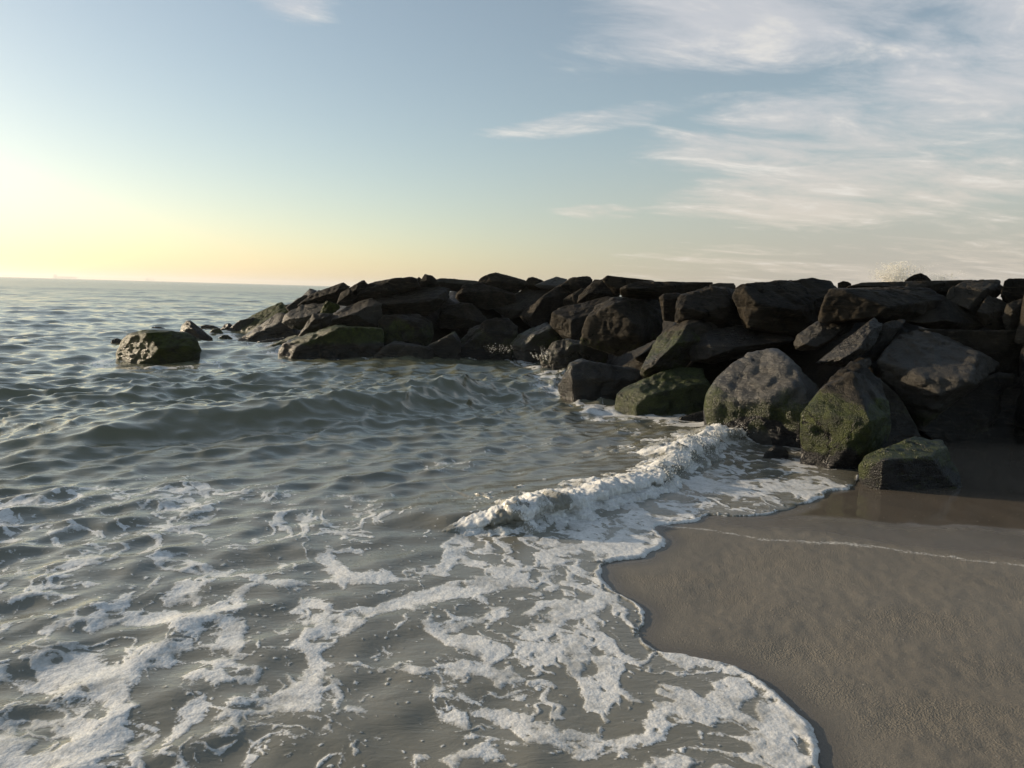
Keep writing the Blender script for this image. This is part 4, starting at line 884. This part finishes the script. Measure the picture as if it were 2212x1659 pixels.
rock(5, [(643,525),(650,340),(692,245,.1),(870,190,.3),(1050,158,.5),(1250,178,.5),(1300,300,.4),(1360,520,.3),(1385,575),(1100,610),(860,530)], [(1065,180,.05),(1175,330,-.22),(960,440,-.35),(700,392,-.25),(692,505,-.18)], "square dark boulder with a flat brown sloping face under the crest", sharp=400, tone=.05, detail=6, wetz=.3)
rock(5, [(1266,275),(1300,190),(1340,158),(1700,104,.2),(2080,84,.4),(2250,110,.5),(2340,220,.4),(2330,420,.3),(2200,560,.1),(1950,670),(1650,650),(1480,580),(1385,568),(1340,485)], [(1375,180,-.15),(1475,340,-.28),(1412,562,-.2),(1900,420,-.25)], "massive black boulder with a thin sunlit strip down its edge", sharp=400, detail=6, wetz=.3)
rock(5, [(995,140),(1080,117),(1250,121),(1265,155),(1150,172),(1050,165)], [], "small pale chip of rock on the crest beside the square boulder", drop=14, tone=.4, dD=.5)
rock(5, [(793,882),(830,780),(900,690,.1),(960,640,.2),(1110,600,.4),(1340,563,.5),(1500,568,.5),(1640,570,.5),(1885,680,.4),(1860,725),(1700,780),(1550,830),(1300,915),(1010,965),(820,942)], [(1012,775,-.3),(1025,905,-.36),(1310,800,-.3),(1560,760,-.15)], "flat wet slab veined with pale cracks and a bright crusted end", sharp=400, detail=6, wetz=2.2, tone=.05)
# --- near rocks
rock(7, [(168,492),(190,420),(250,330,.1),(330,250,.2),(440,175,.3),(560,138,.4),(640,143,.4),(692,170,.3),(745,270,.2),(785,370,.2),(892,400,.2),(840,560),(805,720),(620,745),(430,655),(260,605)], [(690,200,-.02),(762,345,-.3),(835,480,-.36),(800,640,-.36),(560,520,-.34),(300,500,-.16),(430,330,-.06)], "big rounded boulder glittering wet above a band of black mussels", sharp=60, detail=6, tone=.8, wetz=4.0, alg=.62, algz=(.1,.62), mus=.9, base=True, rough=.8)
rock(7, [(788,565),(850,480),(905,400,.1),(1000,310,.3),(1100,233,.4),(1190,268,.4),(1295,350,.3),(1315,480),(1345,620),(1310,790),(1180,878),(1080,908),(940,865),(808,832)], [(1120,300,.05),(1000,620,-.18),(1210,620,-.40)], "pointed boulder with a thick coat of green weed over its lower half", base=True, alg=1.0, algz=(.14,.66), detail=6, wetz=.9, sharp=400, mus=.8)
rock(7, [(1288,225),(1330,150,.1),(1410,40,.3),(1500,20,.3),(1590,40,.3),(1720,60,.3),(1800,110,.2),(1950,180,.2),(2042,210,.2),(2015,290),(1850,395),(1700,435),(1645,490),(1565,645),(1530,685),(1450,520),(1380,430),(1310,335)], [(1340,245,-.1),(1560,340,-.32),(1850,340,-.46),(1665,420,-.42),(1900,215,-.25),(1480,110,.05)], "big craggy olive-brown boulder with an overhanging sunlit face", sharp=400, detail=6, tone=.35, alg=.55, algz=(.2,.55), wetz=1.3, dD=-.1)
rock(7, [(1295,345),(1400,435),(1480,565),(1545,695),(1500,740),(1340,780),(1295,560)], [], "black shadowed stone under the craggy olive-brown boulder", dD=.25, alg=.2)
rock(7, [(1165,895),(1190,850),(1280,790,.1),(1400,740,.2),(1540,713,.4),(1685,738,.4),(1725,850,.3),(1785,960,.1),(1815,1042),(1700,1052),(1500,995),(1300,965),(1180,935)], [(1300,860,-.3),(1600,830,-.3),(1695,775,.05)], "low weed-covered boulder resting on the wet sand", base=True, alg=.62, algz=(-.2,.9), detail=6, wetz=1.8, mus=.6)
rock(6, [(1275,695),(1640,678),(2000,688),(2300,715),(2420,900),(2320,1200),(1980,1190),(1950,960),(1600,780)], [], "black slab with a level top behind the craggy olive-brown boulder", detail=6)
rock(7, [(1560,650),(1700,440),(1850,395),(2045,300),(2330,330),(2400,600),(2330,830),(2100,845),(1880,850),(1750,830),(1690,750)], [], "black boulder standing on the sand behind the low weed-covered one", detail=6, dD=.2, alg=.3, algz=(.1,.5))
rock(7, [(535,835),(560,790),(610,757),(665,770),(695,802),(672,830)], [(610,790,-.2)], "tiny dark stone poking through the foam between two big boulders", base=True, alg=.3, wetz=2)
rock(7, [(0,578),(100,545),(195,528),(270,605),(150,606)], [], "flat black rock awash behind the breaking wave", base=True, wetz=2)
rock(6, [(408,380),(440,310,.1),(600,294,.3),(850,289,.4),(1060,284,.5),(1300,304,.4),(1400,340,.3),(1485,402,.2),(1260,540),(1100,590),(930,612),(870,585),(640,550),(350,595),(338,560)], [(575,335,-.1),(945,470,-.3),(850,570,-.22)], "long dark humped slab below the splash on the skyline", sharp=400, detail=6, wetz=.3)
rock(6, [(98,792),(130,730),(250,640,.1),(400,560,.3),(530,528,.4),(640,540,.4),(692,552,.3),(600,690),(430,800),(290,860),(200,868),(118,852)], [(575,665,-.12),(300,835,-.32),(180,815,-.3),(400,660,-.15)], "smooth oval slab with a broad sunlit face and wet sheen", sharp=400, tone=.3, detail=6, wetz=2.2)
rock(6, [(305,985),(420,880),(600,760,.1),(760,640,.3),(825,578,.4),(905,640,.3),(875,730,.2),(790,860),(690,930),(560,1015),(490,1005)], [(790,690,-.05),(690,860,-.3),(540,945,-.32)], "glittering wet layered slab lying beside the smooth oval one", sharp=400, tone=.15, detail=6, wetz=3.0, rough=1.3, dD=-.1)
rock(6, [(785,905),(830,740),(930,620,.1),(1080,588,.3),(1115,605,.2),(1010,730),(900,830),(840,965)], [(960,690,-.1)], "narrow dark plate with a pale edge beside the layered slab", tone=.1, wetz=1.5)
rock(6, [(1095,595),(1280,500,.2),(1470,400,.4),(1560,358,.5),(1705,400,.5),(1690,490,.4),(1750,560,.3),(1855,645,.1),(1700,695),(1500,700),(1300,655),(1250,625)], [(1440,440,-.02),(1285,610,-.28),(1560,600,-.3)], "dark triangular boulder with a smooth slanting side", sharp=400, detail=6, tone=.08, wetz=.8)
rock(6, [(1487,395),(1560,300,.1),(1680,234,.3),(1780,224,.4),(1990,234,.4),(2015,320,.2),(1900,420),(1830,480),(1765,560),(1670,500)], [(1850,300,-.15),(1700,480,-.3)], "rough brown boulder near the top with a shadow across its face", tone=.25, detail=6, sharp=400, wetz=.6)
rock(6, [(1765,560),(1830,430),(1880,372,.2),(2000,408,.3),(2075,450,.2),(2040,560),(2035,695),(1870,660)], [(2010,510,-.15),(1800,530,-.3)], "ridged brown rock half in shadow under the rough brown boulder", tone=.2, detail=6, wetz=.8)
rock(6, [(2015,570),(2060,450),(2150,408,.2),(2260,400,.3),(2330,500,.3),(2300,690),(2150,705),(2060,695)], [(2110,500,-.28)], "brown boulder cut by the picture edge above the black level slab", tone=.25, detail=6, wetz=1.2)
rock(6, [(2005,330),(2040,232),(2070,211),(2200,212),(2320,220),(2340,380),(2200,405),(2090,445)], [], "black flat-topped block at the end of the crest", drop=14, detail=6)
rock(6, [(1118,222),(1200,172),(1260,159),(1312,180),(1358,225),(1240,245)], [], "small dark mound on the skyline in front of the spray", drop=14, dD=3.0, sharp=40)
rock(6, [(615,285),(700,258),(900,240),(1120,230),(1380,227),(1692,234),(1600,285),(1500,325),(1400,310),(1100,295),(800,302)], [(1200,280,-.1)], "long thin slab along the crest in front of the spray", drop=18, detail=6, dD=.8, tone=.15)
rock(6, [(498,250),(545,231),(590,239),(617,256),(560,272)], [], "tiny dark stone on the crest beside the massive black boulder", drop=12, dD=.8)
rock(6, [(1485,400),(1520,310),(1560,278),(1568,360),(1540,400)], [], "small upright pale stone leaning on the rough brown boulder", drop=14, tone=.4)
rock(6, [(635,1005),(700,960),(790,938),(805,1000),(740,1065),(690,1045)], [(760,985,-.2)], "small glinting wet stone jammed above the green-coated pointed boulder", wetz=3, tone=.3)

# the jetty goes on past the picture
rock('S', [(2545,1090),(2560,880,.1),(2640,790,.4),(2800,770,.5),(2960,830,.4),(3010,1000,.2),(2980,1180),(2700,1200)], [(2640,960,-.25),(2850,960,-.3)], "dark boulder continuing the jetty past the black boulder on the sand", dD=.2, wetz=1.2)
rock('S', [(2545,850),(2570,720,.1),(2680,680,.4),(2860,690,.5),(2920,800,.2),(2800,880),(2640,890)], [(2680,770,-.25)], "brown boulder next along the jetty after the black flat-topped block", tone=.1)
rock('S', [(2900,900),(2930,760,.1),(3060,690,.4),(3280,720,.5),(3340,900,.2),(3200,1080),(2980,1060)], [(3060,820,-.25)], "high dark boulder at the landward run of the jetty", tone=.05)

# inner fill of the jetty, seen only as darkness in the gaps
gx, gy = np.meshgrid(np.arange(-12, 18.1, .1), np.arange(3.4, 31, .1)); GP = np.column_stack([gx.ravel(), gy.ravel()])
hh = np.minimum(J_TOP, (poly_sd(GP, JET, 3.0) - .85) * J_SLOPE) - .22 - .30 * worley(GP * 1.1, 5)[0] + .12 * fbm(XY0(GP) * 1.5, 3, 2); hh = np.maximum(hh, -.8)
ny, nx = gx.shape; i = np.arange(ny - 1)[:, None] * nx; j = np.arange(nx - 1)[None]
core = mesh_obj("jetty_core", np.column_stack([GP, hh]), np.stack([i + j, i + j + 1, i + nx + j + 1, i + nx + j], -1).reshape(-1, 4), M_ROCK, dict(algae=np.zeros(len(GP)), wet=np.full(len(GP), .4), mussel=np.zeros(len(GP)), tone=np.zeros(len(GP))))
tag(core, kind='structure')


# ------------------------------------------------------------------ spray
def drops(name, C, rad, label):
    V, F = ico(1); n = len(C)
    st = 1 + .5 * rng.rand(n, 1, 1) * np.array([[[0, 0, 1]]])
    VV = (C[:, None, :] + V[None] * rad[:, None, None] * st).reshape(-1, 3)
    FF = (F[None] + (np.arange(n) * len(V))[:, None, None]).reshape(-1, 3)
    o = mesh_obj(name, VV, FF, M_DROP)
    tag(o, label, "spray", None, 'stuff')
    return o


def burst(px, py, D, wid, hgt, n, rmin, rmax, seed, lean=0.0):
    rs = np.random.RandomState(seed); b = CP + ray(px, py) * D
    jets = rs.uniform(-1, 1, 9); jh = rs.uniform(.45, 1.0, 9) * (1 - .5 * jets ** 2)
    k_ = rs.randint(0, 9, n); u = rs.rand(n) ** 1.3
    x = jets[k_] * wid * .5 * (.8 + .5 * u) + rs.normal(size=n) * wid * .045 * (.4 + u) + lean * u
    z = u * jh[k_] * hgt
    return np.column_stack([b[0] + x, b[1] + rs.normal(size=n) * .25, b[2] + z]), rmin + (rmax - rmin) * rs.rand(n) ** 3


C1, R1 = burst(2262, 706, 15.5, .85, .58, 3200, .004, .014, 1); C2, R2 = burst(2350, 708, 15.5, .8, .30, 800, .003, .011, 2, .2)
drops("sea_spray", np.vstack([C1, C2]), np.concatenate([R1, R2]), "white spray thrown up behind the jetty crest")
C1, R1 = burst(1250, 878, 15.6, .5, .22, 110, .003, .008, 3)
drops("sea_spray", C1, R1, "small splash of drops where a wave runs up the washed slab")
C1, R1 = burst(1350, 895, 12.0, .22, .22, 150, .002, .007, 4)
drops("sea_spray", C1, R1, "sunlit splash against the rock at the waterline")
rs = np.random.RandomState(8)
ii = rs.randint(int(760 * .46), 690, 7000); jj = np.clip(46 + 12 * rs.normal(size=7000), 8, 80).astype(int)
ii, jj = ii[:2600], jj[:2600]
C1 = BW[ii, jj] + BN[ii, jj] * (np.abs(rs.normal(size=2600)) * .03)[:, None] + np.array([0, 0, 1]) * (rs.exponential(.018, 2600))[:, None]
k2 = rs.randint(int(760 * .70), int(760 * .86), 240); jt = fbm(np.column_stack([BS[k2] * 60, np.zeros(240), np.zeros(240)]), 2, 3)
C2 = BW[k2, 46] + np.array([0, 0, 1]) * (rs.rand(240) * np.clip(.12 + .25 * jt, .02, .3))[:, None] + rs.normal(size=(240, 3)) * .018
C1 = np.vstack([C1, C2])
drops("wave_spray", C1, .0012 + .0045 * rs.rand(2840) ** 4, "fine drops flying off the breaking wave")

# ------------------------------------------------------------------ ships on the horizon
def box(bm, x0, x1, y0, y1, z0, z1, bow=0.0):
    v = [bm.verts.new(p) for p in [(x0, y0, z0), (x1 - bow * .4, y0, z0), (x1 - bow * .4, y1, z0), (x0, y1, z0), (x0, y0, z1), (x1, y0 if not bow else (y0 + y1) / 2, z1), (x1, y1 if not bow else (y0 + y1) / 2 + .1, z1), (x0, y1, z1)]]
    for f in [(0, 3, 2, 1), (4, 5, 6, 7), (0, 1, 5, 4), (1, 2, 6, 5), (2, 3, 7, 6), (3, 0, 4, 7)]: bm.faces.new([v[i] for i in f])


def part(name, boxes, parent, mat=None):
    bm = bmesh.new()
    for b in boxes: box(bm, *b)
    me = bpy.data.meshes.new(name); bm.to_mesh(me); bm.free(); me.materials.append(mat or M_SHIP)
    o = bpy.data.objects.new(name, me); COL.objects.link(o); o.parent = parent
    return o


def ship(px, py, D, rz, label, L, cranes):
    d = ray(px, py); p = CP + d * D
    e = bpy.data.objects.new("cargo_ship", None); COL.objects.link(e); e.location = (p[0], p[1], 0); e.rotation_euler = (0, 0, rz)
    tag(e, label, "ship")
    part("hull", [(-L / 2, L / 2, -14, 14, -2, 12, L * .08), (L * .36, L * .47, -10, 10, 12, 16, 6)], e)
    part("superstructure", [(-L * .46, -L * .37, -12, 12, 12, 34), (-L * .44, -L * .40, -14, 14, 34, 38)], e)
    part("funnel", [(-L * .49, -L * .465, -4, 4, 12, 36)], e)
    for q in cranes: part("deck_crane", [(q * L - 2, q * L + 2, -2, 2, 12, 40), (q * L - 2, q * L + 14, -1, 1, 36, 39)], e)
    if not cranes: part("cargo", [(-L * .33, L * .33, -12, 12, 12, 19)], e)


ship(164, 690, 7000, .1, "long low cargo ship hazy on the horizon under the sunlit glow", 215, [])
ship(376, 697, 8200, -.2, "faint smaller ship with upright deck cranes on the horizon", 110, [-.2, 0.05, .28])

# ------------------------------------------------------------------ sea air
bm = bmesh.new(); box(bm, -9900, 9900, -9900, 9900, -4.5, 48)
me = bpy.data.meshes.new("haze"); bmesh.ops.recalc_face_normals(bm, faces=bm.faces); bm.to_mesh(me); bm.free()
hm, k, out = material("sea_haze")
vol = k.new('ShaderNodeVolumePrincipled'); vol.inputs['Color'].default_value = (.93, .93, .93, 1); vol.inputs['Density'].default_value = 2.2e-4; vol.inputs['Anisotropy'].default_value = .35
k.l.new(vol.outputs[0], out.inputs['Volume']); me.materials.append(hm)
hz = bpy.data.objects.new("haze", me); COL.objects.link(hz); tag(hz, kind='stuff')
